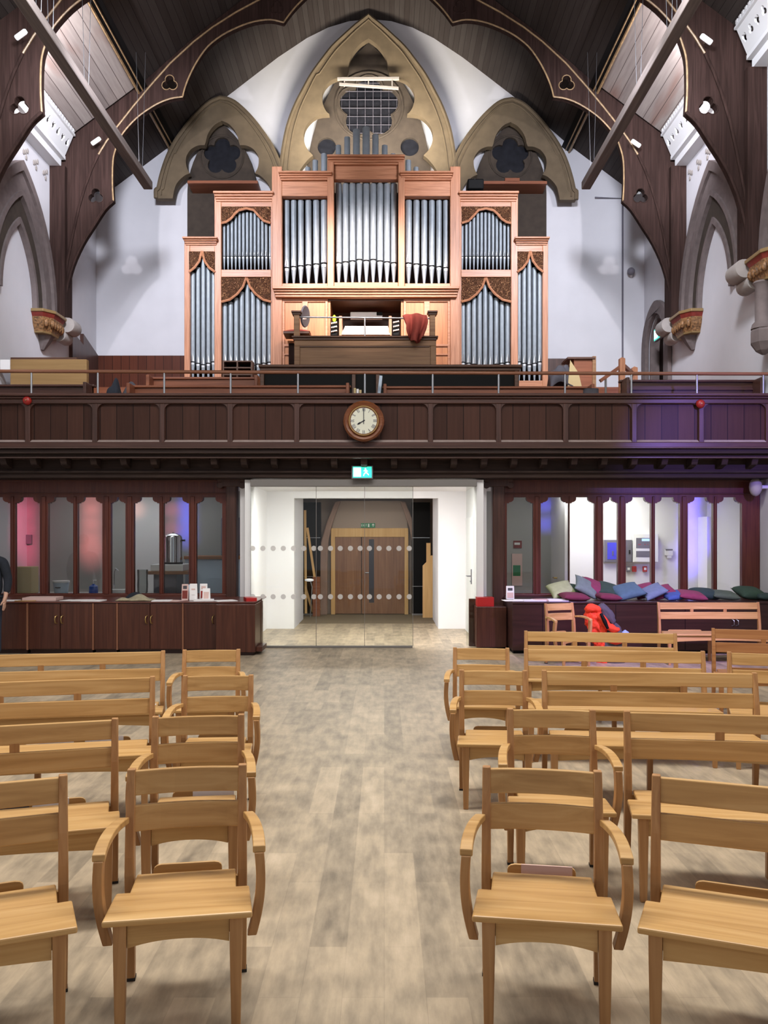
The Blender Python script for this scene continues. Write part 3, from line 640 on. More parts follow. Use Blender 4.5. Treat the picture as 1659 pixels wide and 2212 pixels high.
# posts
for xs in ((588, 610), (708, 722)):
    for a, b in (xs, (mirp(xs[1]), mirp(xs[0]))):
        top = 362 if xs[0] == 588 else 345
        ob(MB(), a, b, top, 626 if xs[0] != 588 else BOT, -.14 if xs[0] != 588 else -.06, .14).build('post', M['organz'], organ, bevel=.012)
for a, b in ((398, 410), (463, 478)):
    for p, q in ((a, b), (mirp(b), mirp(a))):
        ob(MB(), p, q, 420 if a == 463 else 520, BOT, 0, .14).build('post', M['organz'], organ, bevel=.01)
for p, q in ((585, 589), (mirp(589), mirp(585))):
    ob(MB(), p, q, 420, BOT, 0, .12).build('post', M['organz'], organ)
# cornices and rails
def cornice_o(x0, x1, y0, y1, d=-.12):
    m = MB(); h = (y1-y0)
    ob(m, x0, x1, y0, y0+h*.28, d-.12, .16); ob(m, x0+1.5, x1-1.5, y0+h*.28, y0+h*.5, d-.07, .16)
    ob(m, x0+3, x1-3, y0+h*.5, y0+h*.75, d-.03, .16); ob(m, x0+4, x1-4, y0+h*.75, y1, d, .16)
    m.build('cornice', M['organx'], organ, bevel=.01)
cornice_o(708, 874, 345, 361); 
for a, b, y0, y1 in ((604, 719, 380, 394), (463, 592, 418, 436), (397, 472, 516, 530)):
    cornice_o(a, b, y0, y1, -.12 if a == 604 else -.02); cornice_o(mirp(b), mirp(a), y0, y1, -.12 if a == 604 else -.02)
cornice_o(592, 990, 626, 646, -.14)
ob(MB(), 722, 860, 361, 390, -.06, .1).build('frieze_panel', M['organx'], organ, bevel=.006)
for a, b, y0, y1, d in ((610, 708, 394, 426, -.06), (478, 586, 436, 447, 0), (410, 464, 530, 544, 0), (478, 586, 583, 599, -.02), (610, 708, 614, 626, -.06), (478, 586, 822, BOT, 0), (410, 464, 822, BOT, 0)):
    for p, q in ((a, b), (mirp(b), mirp(a))):
        ob(MB(), p, q, y0, y1, d, .12).build('rail', M['organx'], organ, bevel=.008)
ob(MB(), 722, 860, 613, 626, -.1, .12).build('rail', M['organx'], organ, bevel=.008)
# dark interior behind the pipes and the body of the case
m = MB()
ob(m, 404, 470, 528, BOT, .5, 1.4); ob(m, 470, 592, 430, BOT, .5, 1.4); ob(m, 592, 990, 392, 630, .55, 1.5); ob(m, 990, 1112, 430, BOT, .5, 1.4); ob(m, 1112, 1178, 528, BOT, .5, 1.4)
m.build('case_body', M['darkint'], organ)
for x_, y_, b_ in ((399, 522, BOT), (1179, 522, BOT), (464, 424, 530), (1114, 424, 530)): ob(MB(), x_, x_+4, y_, b_, .005, 1.4).build('case_side', M['organz'], organ)
# carved spandrels
def spand(L, mirror=True):
    for f in ((lambda x: x), mirp)[:2 if mirror else 1]:
        MB().poly([(ox(f(x)), oz(y)) for x, y in L], OY+.0, OY+.07).build('carved_panel', M['carved'], organ)
k3 = 450/1659
cv = lambda l: [(380+x*k3, 350+y*k3) for x, y in l]
def rim(L, mirror=True):
    for f in (lambda x: x, mirp):
        MB().tube([(ox(f(x)), OY-.01, oz(y)) for x, y in L], .025, 6).build('carved_rim', M['organx'], organ, smooth=True)
cu = cv([(363,488),(400,480),(440,452),(470,415),(500,388),(560,372),(620,385),(660,430),(700,470),(755,488)])
spand([(478.5, 446)]+cu+[(585.5, 446)]); rim(cu)
cl1 = cv([(363,1115),(430,1098),(490,1052),(535,995),(560,925)]); cl2 = cv([(566,925),(590,995),(635,1052),(695,1098),(758,1115)])
spand([(478.5, 599)]+cl1); spand(cl2+[(585.5, 599)]); rim(cl1); rim(cl2)
co1 = cv([(105,878),(150,842),(188,790),(207,712)]); co2 = cv([(211,712),(228,790),(265,842),(312,878)])
spand([(408, 543)]+co1); spand(co2+[(464.5, 543)]); rim(co1); rim(co2)
# pipes
def pipes(x, r, top, mouth, foot, d=.14):
    R = r*OY/F; cx, cy = ox(x), OY+d; zt, zm, zf = oz(top), oz(mouth), oz(foot)
    p = MB().lathe([(R*.6, zt-.01), (R*.96, zt), (R, zt-.012), (R, zm), (R*.93, zm-.02), (R*.28, zf), (R*.2, zf)], (cx, cy, 0), 14).build('pipe', M['pipe'], organ, smooth=True)
    if mouth < foot-3:
        def front(z1, r1, z0, r0, name, mat):
            m = MB().lathe([(R*r1, z1), (R*r0, z0)], (cx, cy, 0), 14)
            m.f = [f for f in m.f if len(f) == 4 and sum(m.v[i][1] for i in f)/4 < cy-R*.62]
            m.build(name, mat, p)
        front(zm+R*.45, 1.03, zm-R*.05, 1.03, 'mouth', M['black'])
        front(zm-R*.05, 1.04, zm-R*.95, .99, 'lip', M['pipelip'])
        b0 = zm+R*.45
        MB().add([(cx-R*.62, cy-R*.84, b0), (cx, cy-R*1.04, b0), (cx+R*.62, cy-R*.84, b0), (cx+R*.5, cy-R*.92, b0+R*1.6), (cx, cy-R*1.05, b0+R*3.6), (cx-R*.5, cy-R*.92, b0+R*1.6)], [(0, 1, 4, 5), (1, 2, 3, 4)]).build('upper_lip', M['steel'], p)
mo = [566, 564, 562, 559, 561, 559, 562, 564, 566]
for i in range(9): pipes(731+i*15, 6.9, 392, mo[i], 613)
for i, x in enumerate((618, 633, 648.5, 665, 682, 699)):
    for f in (x, mirp(x)): pipes(f, 6.0+.25*i, 428, 576-i*1.8, 614)
def along(L, x):
    for (xa, ya), (xb, yb) in zip(L, L[1:]):
        if xa <= x <= xb: return ya+(yb-ya)*(x-xa)/(xb-xa+1e-6)
    return L[0][1] if x < L[0][0] else L[-1][1]
for i in range(13):
    x = 482.5+i*8.3
    for f in (x, mirp(x)): pipes(f, 3.4 if i % 12 else 2.8, max(along(cu, x)+1, 455), 552, 584, .1)
for i in range(9):
    x = 484+i*12.1; L = cl1+cl2
    for f in (x, mirp(x)): pipes(f, 5.3, along(L, x)+1.5 if i != 4 else 612, 790-abs(i-4)*2, 824, .12)
for i in range(5):
    x = 414+i*11.2; L = co1+co2
    for f in (x, mirp(x)): pipes(f, 4.9, along(L, x)+2 if i != 2 else 556, 787-abs(i-2)*3, 824, .12)
for x, top, r in ((649, 375, 5), (665, 362, 5.5), (681, 347, 6), (700, 333, 6.5), (731, 315, 6), (750, 297, 6.5), (770, 281, 7.6), (791, 276, 8), (811, 292, 7), (831, 315, 6.3), (849, 333, 5.5), (882, 347, 6), (899, 362, 5.5), (914, 375, 4.5)):
    pipes(VX+(x-VX)*1.027, r*1.03, HY-(HY-top)*1.027, 420, 420, .45)
# lower case: panelling beside the console recess
for a, b in ((610, 708), (872, 972)):
    ob(MB(), a, b, 646, BOT, 0, .06).build('case_panelling', M['organp'], organ)
    m = MB(); mid = (a+b)/2
    for x0, x1, y0, y1 in ((a, b, 646, 653), (a, a+5, 646, BOT), (b-5, b, 646, BOT), (mid-6, mid+6, 646, BOT), (a, b, 744, 749), (a, b, 765, 768), (a, b, 793, 798)):
        ob(m, x0, x1, y0, y1, -.03, .03)
    m.build('panel_frame', M['organx'], organ, bevel=.006)
ob(MB(), 722, 860, 725, BOT, .3, .9).build('lower_case', M['organp'], organ)
ob(MB(), 708, 872, 646, BOT, .9, .98).build('console_back', M['consoled'], organ)
ob(MB(), 708, 872, 646, 650, .0, .95).build('recess_ceiling', M['consoled'], organ)
for a in (708, 866): ob(MB(), a+.3, a+5.7, 650, BOT, .004, .9).build('recess_side', M['organp'], organ)
ob(MB(), 755, 826, 662, 677, .4, .5).build('display_strip', M['white'], organ, bevel=.01)
ob(MB(), 813, 826, 663, 670, .36, .41).build('display_knob', M['black'], organ, bevel=.01)
for a in (733, 840): ob(MB(), a, a+6, 684, 726, -.05, .3).build('jamb_post', M['organz'], organ)
for a in (715, 848):
    jb = ob(MB(), a, a+15, 697, 728, -.1, .1).build('stop_jamb', M['black'], organ, bevel=.02)
    for j in range(3):
        for t in range(4):
            MB().lathe([(.012, -.02), (.016, 0), (.016, .03)], (ox(a+2.5+t*3.3), OY-.13, oz(702+j*9-t*.7 if a < 800 else 700+j*9+t*.7*-1)), 8, 'y').build('stop_knob', M['keys'], jb)
for j, yy in enumerate((722, 716, 710)):
    MB().box(ox(739), ox(842), OY-.12+j*.12, OY+.04+j*.12, oz(yy+4), oz(yy)).build('keyboard', M['keys'], organ, bevel=.005)
MB().add([(ox(739), OY+.25, oz(709)), (ox(842), OY+.25, oz(709)), (ox(838), OY+.33, oz(696)), (ox(744), OY+.33, oz(696))], [(0, 1, 2, 3)]).build('music_desk', M['keys'], organ, solid=.02)
MB().lathe([(.01, .0), (.035, .03), (.04, .1), (.01, .14)], (ox(722.5), OY-.05, oz(697)), 12).build('pilot_lamp', M['greenlamp'], organ, smooth=True)
# ------------------------------------------------------------------ console enclosure, rail, cloth and stand
EY = 15.35
ex = lambda p: XX(p, EY)
ez = lambda p: ZZ(p, EY)
en = root('console_screen', 'brown wooden panelled screen with two capped posts in front of the organ keyboards', 'screen', (ex(789), EY, 4.5))
eb = lambda m, x0, x1, y0, y1, d0, d1: m.box(ex(x0), ex(x1), EY+d0, EY+d1, ez(y1), ez(y0))
eb(MB(), 636, 942, 736, 850, 0, .06).build('front_panel', M['console'], en)
m = MB(); eb(m, 636, 942, 736, 748, -.03, .03); eb(m, 636, 648, 748, 850, -.03, .03); eb(m, 930, 942, 748, 850, -.03, .03); m.build('panel_frame', M['console'], en, bevel=.008)
eb(MB(), 648, 928, 748, 750, -.028, .0).build('shadow_bead', M['consoled'], en)
m = MB(); eb(m, 631, 946, 727, 731, -.08, .12); eb(m, 634, 943, 731, 736, -.05, .1); m.build('top_cap', M['consoled'], en, bevel=.01)
for a in (635, 928):
    eb(MB(), a, a+12, 680, 728, -.03, .09).build('post', M['console'], en, bevel=.008)
    m = MB(); eb(m, a-5, a+17, 673, 677, -.08, .13); eb(m, a-3, a+15, 677, 681, -.05, .11); m.build('post_cap', M['consoled'], en, bevel=.006)
br = root('brass_rail', 'thin brass rail across the organ console between two wooden posts', 'rail', (ex(789), EY+.05, ez(728)))
MB().tube([(ex(647), EY+.03, ez(684)), (ex(928), EY+.03, ez(687))], .016, 8).build('rail', M['steel'], br, smooth=True)
MB().tube([(ex(788), EY+.03, ez(727)), (ex(788), EY+.03, ez(685))], .016, 8).build('stanchion', M['steel'], br, smooth=True)
def cloth(u, v):
    w = 1-.42*v**1.3; x = 896+(u-.5)*52*w+ (2*math.sin(5*v)) + 4*v
    y = 683+62*v*(1-.25*abs(2*u-1)**2*v)-5*math.sin(PI*u)*(1-v)*.3
    return (ex(x), EY-.02-.12*v**.5-.09*math.sin(13*u+3*v)*(.3+v)-.09*(1-abs(2*u-1)), ez(y))
jk = MB().grid(cloth, 22, 16).build('draped_coat', M['brick'], smooth='all', solid=.03, label='terracotta red coat draped over the brass rail of the organ console', cat='coat')
st = root('round_mirror', 'dark round mirror on a bracket beside the left console post', 'mirror', (ex(657), 15.6, ez(690)))
m = MB().lathe([(.001, -.015), (.19, -.015), (.205, 0), (.19, .02), (.001, .02)], (0, 0, 0), 24, 'x')
rm_ = Matrix.Translation((ex(656), 15.6, ez(676))) @ Matrix.Rotation(-.3, 4, 'Z') @ Matrix.Rotation(.12, 4, 'Y')
m.v = [tuple(rm_ @ Vector(v)) for v in m.v]
m.build('disc', M['panelgrey'], st, smooth=True)
MB().tube([(ex(650), 15.45, ez(684)), (ex(656), 15.6, ez(680))], .03, 8).build('bracket', M['chrome'], st)
sh = root('wall_shelf', 'small dark wooden shelf on the left panels of the organ case', 'shelf', (ex(628), 16.0, ez(705)))
MB().box(ex(603), ex(662), 15.95, 16.42, ez(703), ez(698)).build('shelf_board', M['consoled'], sh, bevel=.006)
MB().box(ex(612), ex(650), 16.2, 16.42, ez(765), ez(718)).build('hymn_board', M['darkint'], sh)
def pil(u, v):
    return (ex(604+58*u), 15.98+.35*v, ez(698)+.012+.06*math.sin(PI*min(max(u, .02), .98))**.6*math.sin(PI*v)**.5)
MB().grid(pil, 14, 8).build('folded_cloth', M['brick'], smooth='all', solid=.01, label='folded dark red cloth lying on the small shelf left of the console', cat='cloth')
# ------------------------------------------------------------------ gallery furniture behind the parapet
cd = root('choir_desk', 'long dark wooden choir desk below the organ console', 'desk', (XX(840, 14.2), 14.2, 3.9))
cb = lambda m, x0, x1, y0, y1, a, b: m.box(XX(x0, a), XX(x1, a), a, b, ZZ(y1, a), ZZ(y0, a))
m = MB(); cb(m, 558, 1128, 787, 793, 13.9, 14.35); cb(m, 562, 1124, 793, 801, 13.95, 14.3); m.build('desk_top', M['consoled'], cd, bevel=.012)
MB().box(XX(566, 14.1), XX(1120, 14.1), 14.05, 14.15, 3.3, ZZ(801, 14.1)).build('desk_front', M['black'], cd)
for x in (562, 760, 812, 1112): cb(MB(), x, x+8, 795, 856, 13.962, 14.29).build('desk_end', M['consoled'], cd, bevel=.006)
def pewb(x0, x1, y0, Y, label, zf=3.3, mt='pew'):
    p = root('choir_pew', label, 'pew', (XX((x0+x1)/2, Y), Y, zf), 'pews in the gallery')
    B_ = lambda m, a, b, ya, d0, d1: m.box(XX(a, Y), XX(b, Y), Y+d0, Y+d1, zf, ZZ(ya, Y))
    B_(MB(), x0, x1, y0, 0, .05).build('pew_back', M[mt], p)
    m = MB(); cb(m, x0-2, x1+2, y0-3, y0+2, Y-.04, Y+.1); m.build('top_rail', M[mt], p, bevel=.01)
    cb(MB(), x0, x1, y0+16, y0+19, Y-.03, Y+.02).build('book_ledge', M[mt], p)
    for x in (x0, x1-7): B_(MB(), x, x+7, y0-1, -.3, .06).build('pew_end', M[mt], p, bevel=.01)
pewb(325, 562, 817, 15.0, 'red-brown gallery pew in front of the left organ towers', 3.9)
pewb(285, 756, 835, 13.6, 'lower red-brown gallery pew left of the centre gap behind the rail')
pewb(828, 1275, 837, 13.6, 'low red-brown gallery pew right of the centre gap behind the rail')
pewb(1342, 1632, 823, 13.6, 'dark gallery pew below the right doorway', 3.3, 'mahx')
pewb(-60, 200, 833, 13.6, 'dark gallery pew in front of the fibreboard partition', 3.3, 'mahx')
MB().box(XX(22, 14.6), XX(187, 14.6), 14.6, 14.72, 3.9, ZZ(776, 14.6)).build('fibreboard_sheet', M['cardboard'], bevel=.01, label='tan fibreboard sheet standing behind the gallery rail at far left', cat='board')
MB().box(XX(-40, 15.1), XX(166, 15.1), 15.1, 15.2, 3.9, ZZ(772, 15.1)).build('panel_partition', M['consoled'], label='wooden board edge showing above the fibreboard sheet', cat='board')
MB().box(XX(1, 14.55), XX(22, 14.55), 14.54, 14.56, ZZ(800, 14.55), ZZ(777, 14.55)).build('paper_notice', M['paper'], label='blank white paper notice beside the fibreboard sheet', cat='notice')
bk = root('pigeonhole_case', 'small dark wooden case with open pigeonholes in front of organ pipes', 'shelf', (XX(512, 15.6), 15.6, 4.5))
m = MB()
for x in (481, 511, 542): cb(m, x, x+3, 779, 840, 15.6, 15.85)
for y in (779, 793, 808): cb(m, 481, 545, y, y+2.5, 15.6, 15.85)
m.build('frame', M['consoled'], bk)
cb(MB(), 481, 545, 779, 840, 15.85, 15.88).build('back', M['darkint'], bk)
MB().box(XX(757, 13.4), XX(830, 13.4), 13.22, 13.56, 3.3, ZZ(862, 13.4)).build('book_stand', M['consoled'], label='low dark stand in the pew gap holding pale books and a folder', cat='stand')
for i, (x, c) in enumerate(((764, 'yellowpaper'), (770, 'paper'), (776, 'yellowpaper'))):
    cb(MB(), x, x+5, 838-i*-2, 862, 13.4, 13.52).build('hymn_book', M[c], bevel=.004, label=['tallest of the three pale books in the gallery pew gap, leftmost', 'middle pale book in the gallery pew gap', 'rightmost pale book in the gallery pew gap'][i], cat='book', group='books in the gallery gap')
MB().bar((XX(818, 13.3), 13.3, ZZ(862, 13.3)), (XX(823, 13.3), 13.3, ZZ(815, 13.3)), .05, .3, (0, 1, 0)).build('folder', M['paleblue'], bevel=.005, label='pale blue folder propped upright at the pew end behind the clock', cat='folder')
def heap(x0, x1, y0, Y, z0, seed):
    r = random.Random(seed)
    def fn(u, v):
        h = math.sin(PI*min(max(u, .001), .999))**.3*math.sin(PI*min(max(v, .001), .999))**.25*(.75+.25*math.sin(7*u+seed)*math.cos(5*v))
        return (XX(x0+(x1-x0)*u, Y), Y+(v-.5)*.4, z0+(ZZ(y0, Y)-z0)*h)
    return MB().grid(fn, 18, 10)
heap(236, 262, 815, 13.9, 3.9, 1).build('folded_coat', M['navy'], smooth='all', solid=.02, label='dark coat hung on the pew behind the left gallery rail', cat='coat')
heap(262, 330, 818, 14.1, 3.9, 3).build('cloth_heap', M['greycloth'], smooth='all', solid=.02, label='grey-brown cloth heap behind the left gallery rail', cat='cloth')
heap(1185, 1235, 776, 15.6, 4.5, 5).build('cloth_heap', M['greycloth'], smooth='all', solid=.02, label='grey cloth heap beside the right organ tower', cat='cloth')
MB().poly([(XX(1232, 15.4), ZZ(778, 15.4)), (XX(1250, 15.4), ZZ(806, 15.4)), (XX(1258, 15.4), 4.5), (XX(1226, 15.4), 4.5)], 15.4, 15.43).build('card_sheet', M['yellowpaper'], label='cream card sheet leaning beside the right organ tower', cat='card')
cbx = root('wooden_cabinet', 'red-brown wooden cupboard against the gallery wall right of the organ', 'cabinet', (XX(1262, 16), 16, 4.5))
cb(MB(), 1240, 1284, 776, 860, 16, 16.5).build('body', M['pew'], cbx, bevel=.01)
cb(MB(), 1280, 1288, 769, 860, 15.97, 16.5).build('end_post', M['console'], cbx, bevel=.01)
cb(MB(), 1226, 1286, 771, 775, 15.95, 16.5).build('top', M['consoled'], cbx)
nt_ = root('stair_rail', 'wooden newel posts and sloping handrails of the gallery stair on right', 'handrail', (XX(1350, 14.3), 14.3, 3.9))
for x, y in ((1339, 770), (1366, 790)):
    Y = 14.3 if x == 1339 else 14.9
    m = MB(); cb(m, x, x+12, y+4, 900, Y, Y+.1); m.build('newel', M['organz'], nt_, bevel=.008)
    m = MB(); a, b = XX(x, Y), XX(x+12, Y); z = ZZ(y+4, Y); m.add([(a, Y, z), (b, Y, z), (b, Y+.1, z), (a, Y+.1, z), ((a+b)/2, Y+.05, ZZ(y, Y))], [(0, 1, 4), (1, 2, 4), (2, 3, 4), (3, 0, 4), (0, 1, 2, 3)]); m.build('newel_cap', M['organz'], nt_)
MB().bar((XX(1298, 14.3), 14.35, ZZ(822, 14.3)), (XX(1340, 14.3), 14.35, ZZ(792, 14.3)), .06, .06, (0, 1, 0)).build('handrail', M['pew'], nt_)
MB().bar((XX(1350, 14.3), 14.35, ZZ(790, 14.3)), (XX(1368, 14.9), 14.95, ZZ(806, 14.9)), .06, .06, (0, 1, 0)).build('handrail', M['pew'], nt_)
MB().tube([(XX(1310, 14.3), 14.35, 3.9), (XX(1310, 14.3), 14.35, ZZ(814, 14.3))], .02, 6).build('baluster', M['grail'], nt_)
cs = root('cushion_bag', 'grey patterned bag on the pew end right of the organ', 'bag', (XX(1278, 13.45), 13.45, 3.3))
def bag(u, v):
    a = 2*PI*u; q = 1-.25*v
    return (XX(1278, 13.1)+.16*q*math.copysign(abs(math.cos(a))**.6, math.cos(a)), 13.15+.1*q*math.sin(a), 3.3+.8*v)
MB().grid(bag, 16, 6, True).build('bag_body', M['greycloth'], cs, smooth='all')
# ------------------------------------------------------------------ gallery parapet
PY = 12.75
pb = lambda m, x0, x1, y0, y1, d0, d1: m.box(XX(x0, PY), XX(x1, PY), PY+d0, PY+d1, ZZ(y1, PY), ZZ(y0, PY))
XA, XB = -125, 1686
pa = root('gallery_parapet', 'dark mahogany panelled gallery front running across the whole hall', 'balcony', (XX(786, PY), PY, 3.0))
m = MB(); pb(m, XA, XB, 851, 857, -.09, .14); pb(m, XA, XB, 857, 862, -.05, .12); m.build('top_rail', M['mahx'], pa, bevel=.012)
pb(MB(), XA, XB, 862, 872, -.02, .1).build('upper_rail', M['mahx'], pa, bevel=.01)
pb(MB(), XA, XB, 955, 967, -.02, .1).build('lower_rail', M['mahx'], pa, bevel=.01)
m = MB(); pb(m, XA, XB, 967, 970, -.10, .12); m.build('nosing', M['nosing'], pa, bevel=.008)
m = MB(); pb(m, XA, XB, 970, 978, -.05, .1); pb(m, XA, XB, 978, 981, -.1, .1); pb(m, XA, XB, 981, 986, 0.0, .3); m.build('cornice', M['beam'], pa, bevel=.008)
m = MB(); pb(m, XA, XB, 986, 990, -.02, .35); m.build('bed_moulding', M['nosing'], pa, bevel=.008)
posts = [60-145, 60, 205, 350, 497, 641, 786, 930, 1077, 1222, 1370, 1515, 1660]
for a, b in zip(posts, posts[1:]):
    pb(MB(), a+4, b-4, 872, 950, .05, .09).build('panel', M['mahb'], pa)
    x0, x1, z0, z1 = XX(a+5.5, PY), XX(b-5.5, PY), ZZ(953, PY), ZZ(872, PY)
    r = .10
    for sx in (0, 1):
        cx = x0 if sx == 0 else x1; sg = 1 if sx == 0 else -1
        L = [(cx, z1), (cx+sg*r, z1)]+[(cx+sg*(r-r*math.sin(t)), z1-r+r*math.cos(t)) for t in [i*PI/12 for i in range(1, 7)]]
        MB().poly(L, PY+.0, PY+.05).build('corner_piece', M['mahx'], pa)
    MB().add([(x0, PY-.018, ZZ(955, PY)), (x1, PY-.018, ZZ(955, PY)), (x1, PY+.05, ZZ(949.5, PY)), (x0, PY+.05, ZZ(949.5, PY))], [(0, 1, 2, 3)]).build('ledge', M['ledge'], pa)
for p in posts:
    pb(MB(), p-5.5, p+5.5, 872, 956, -.012, .09).build('stile', M['mahz'], pa, bevel=.008)
for k in range(-13, 14):
    x = 786+k*65.3
    MB().add([(XX(x-7, PY), PY+.02, 2.985), (XX(x+7, PY), PY+.02, 2.985), (XX(x+7, PY), PY+.28, 2.985), (XX(x-7, PY), PY+.28, 2.985),
              (XX(x-7, PY), PY+.08, 2.87), (XX(x+7, PY), PY+.08, 2.87), (XX(x+7, PY), PY+.28, 2.82), (XX(x-7, PY), PY+.28, 2.82)],
             [(0,3,2,1),(4,5,6,7),(0,1,5,4),(1,2,6,5),(2,3,7,6),(3,0,4,7)]).build('bracket', M['beam'], pa, bevel=.012)
gr = root('gallery_rail', 'round wooden handrail on thin metal stanchions along the gallery front', 'handrail', (XX(786, PY), PY+.05, ZZ(851, PY)))
MB().tube([(XX(XA, PY), PY+.05, ZZ(800, PY)), (XX(786, PY), PY+.05, ZZ(803.5, PY)), (XX(XB, PY), PY+.05, ZZ(806.5, PY))], .027, 10).build('handrail', M['rail'], gr, smooth=True)
for x in (65, 209, 353, 497, 643, 788, 935, 1078, 1222, 1366, 1508, 1652, -80):
    MB().tube([(XX(x, PY), PY+.05, ZZ(851.5, PY)), (XX(x, PY), PY+.05, ZZ(804, PY))], .0165, 8).build('stanchion', M['steel'], gr, smooth=True)
# clock
ck = root('wall_clock', 'round oak wall clock with cream dial hung on the gallery front', 'clock', at(785.5, 911, PY-.05))
C = at(786, 911, PY-.06)
MB().lathe([(.305, 0.06), (.33, .03), (.33, -.01), (.30, -.05), (.27, -.03), (.215, -.045), (.215, .06)], (C[0], C[1], C[2]), 8, 'y').build('backboard', M['mahz'], ck)
MB().lathe([(.20, -.02), (.305, -.03), (.31, -.07), (.28, -.1), (.24, -.085), (.228, -.11), (.20, -.11), (.20, -.02)], C, 36, 'y').build('case_ring', M['clockwood'], ck, smooth=True)
MB().lathe([(.226, -.10), (.226, -.122), (.213, -.122), (.213, -.10), (.226, -.10)], C, 40, 'y').build('bezel', M['brass'], ck, smooth=True)
dial = MB().lathe([(.001, -.085), (.216, -.085), (.216, -.105), (.001, -.105)], C, 40, 'y').build('dial', M['clockface'], ck)
NUM = ['XII', 'I', 'II', 'III', 'IIII', 'V', 'VI', 'VII', 'VIII', 'IX', 'X', 'XI']
for h, t in enumerate(NUM):
    a = PI/2-h*PI/6; m = MB(); wd = {'I': .014, 'V': .026, 'X': .028}; tot = sum(wd[q] for q in t); s = -tot/2; hh = .028
    er = Vector((math.cos(a), 0, math.sin(a))); et = Vector((math.sin(a), 0, -math.cos(a)))
    base = Vector((C[0], C[1]-.107, C[2]))+er*.172
    P_ = lambda u, v: base+et*u+er*v
    for q in t:
        w_ = wd[q]; c0 = s+w_/2; e = w_*.36
        if q == 'I': m.bar(P_(c0, -hh), P_(c0, hh), .007, .002, (0, 1, 0))
        elif q == 'V': m.bar(P_(c0-e, hh), P_(c0, -hh), .007, .002, (0, 1, 0)).bar(P_(c0+e, hh), P_(c0, -hh), .004, .002, (0, 1, 0))
        else: m.bar(P_(c0-e, hh), P_(c0+e, -hh), .007, .002, (0, 1, 0)).bar(P_(c0+e, hh), P_(c0-e, -hh), .004, .002, (0, 1, 0))
        s += w_
    m.build('numeral', M['panelgrey'], dial)
cv_ = Vector((C[0], C[1]-.114, C[2]))
MB().bar(cv_+Vector((.0, 0, -.05)), cv_+Vector((.0, 0, .19)), .010, .003, (0, 1, 0)).build('minute_hand', M['paneldark'], ck)
a = math.radians(90-240); dv = Vector((math.cos(a), 0, math.sin(a)))
MB().bar(cv_-dv*.02, cv_+dv*.085, .012, .003, (0, 1, 0)).bar(cv_+dv*.06, cv_+dv*.1, .022, .003, (0, 1, 0)).bar(cv_+dv*.1, cv_+dv*.115, .008, .003, (0, 1, 0)).build('hour_hand', M['paneldark'], ck)
# alarm bells on the parapet
for x, y, lb in ((60, 866, 'red alarm bell on the left end of the gallery front'), (1512, 873, 'red alarm bell on the right end of the gallery front')):
    b = root('alarm_bell', lb, 'bell', at(x, y, PY-.03), 'red alarm bells')
    q = at(x, y, PY-.02)
    MB().lathe([(.05, .02), (.055, -.015), (.068, -.02), (.06, -.05), (.035, -.07), (.001, -.075)], q, 18, 'y').build('gong', M['bellred'], b, smooth=True)
    MB().lathe([(.001, -.073), (.012, -.073), (.01, -.085), (.001, -.087)], q, 8, 'y').build('boss', M['brass'], b)
# exit sign under the gallery
def exit_sign(name, label, c, w, h, s=1):
    e = root(name, label, 'sign', c)
    x, y, z = c
    MB().box(x-w/2, x+w/2, y, y+.05, z-h/2, z+h/2).build('sign_box', M['panelgrey'], e, bevel=.006)
    MB().box(x-w*.44, x+w*.44, y-.006, y+.01, z-h*.42, z+h*.42).build('lit_panel', M['exitg'], e)
    MB().box(x-w*.40, x-w*.06, y-.009, y+.01, z-h*.34, z+h*.34).build('door_symbol', M['exitw'], e)
    m = MB(); k = h*.1; fx = x+w*.16
    B = lambda a, b, t: m.bar((fx+a[0]*k, y-.008, z+a[1]*k), (fx+b[0]*k, y-.008, z+b[1]*k), t*k, .006, (0, 1, 0))
    m.lathe([(.001, -.010), (k*.55, -.010), (k*.55, -.004), (.001, -.004)], (fx-.2*k, y, z+2.5*k), 10, 'y')
    B((0, 1.8), (.3, -.3), 1.1); B((.1, 1.5), (-1.5, .9), .55); B((.1, 1.5), (1.5, .7), .55); B((.3, -.2), (-1.1, -1.2), .65); B((-1.1, -1.2), (-1.6, -2.8), .6); B((.3, -.2), (1.4, -1.0), .65); B((1.4, -1.0), (2.3, -2.2), .6)
    m.build('running_figure', M['exitw'], e)
    return e
e = exit_sign('exit_sign', 'lit green and white exit sign hanging below the clock', at(782.5, 1020, 12.95), .335, .205)
MB().tube([(XX(788, 12.97), 12.97, ZZ(1006, 12.97)), (XX(788, 12.97), 12.97, 2.97)], .012, 6).build('hanger', M['steel'], e)
MB().box(XX(783, 12.97), XX(793, 12.97), 12.93, 13.01, ZZ(1004, 12.97), ZZ(998, 12.97)).build('mount', M['steel'], e)
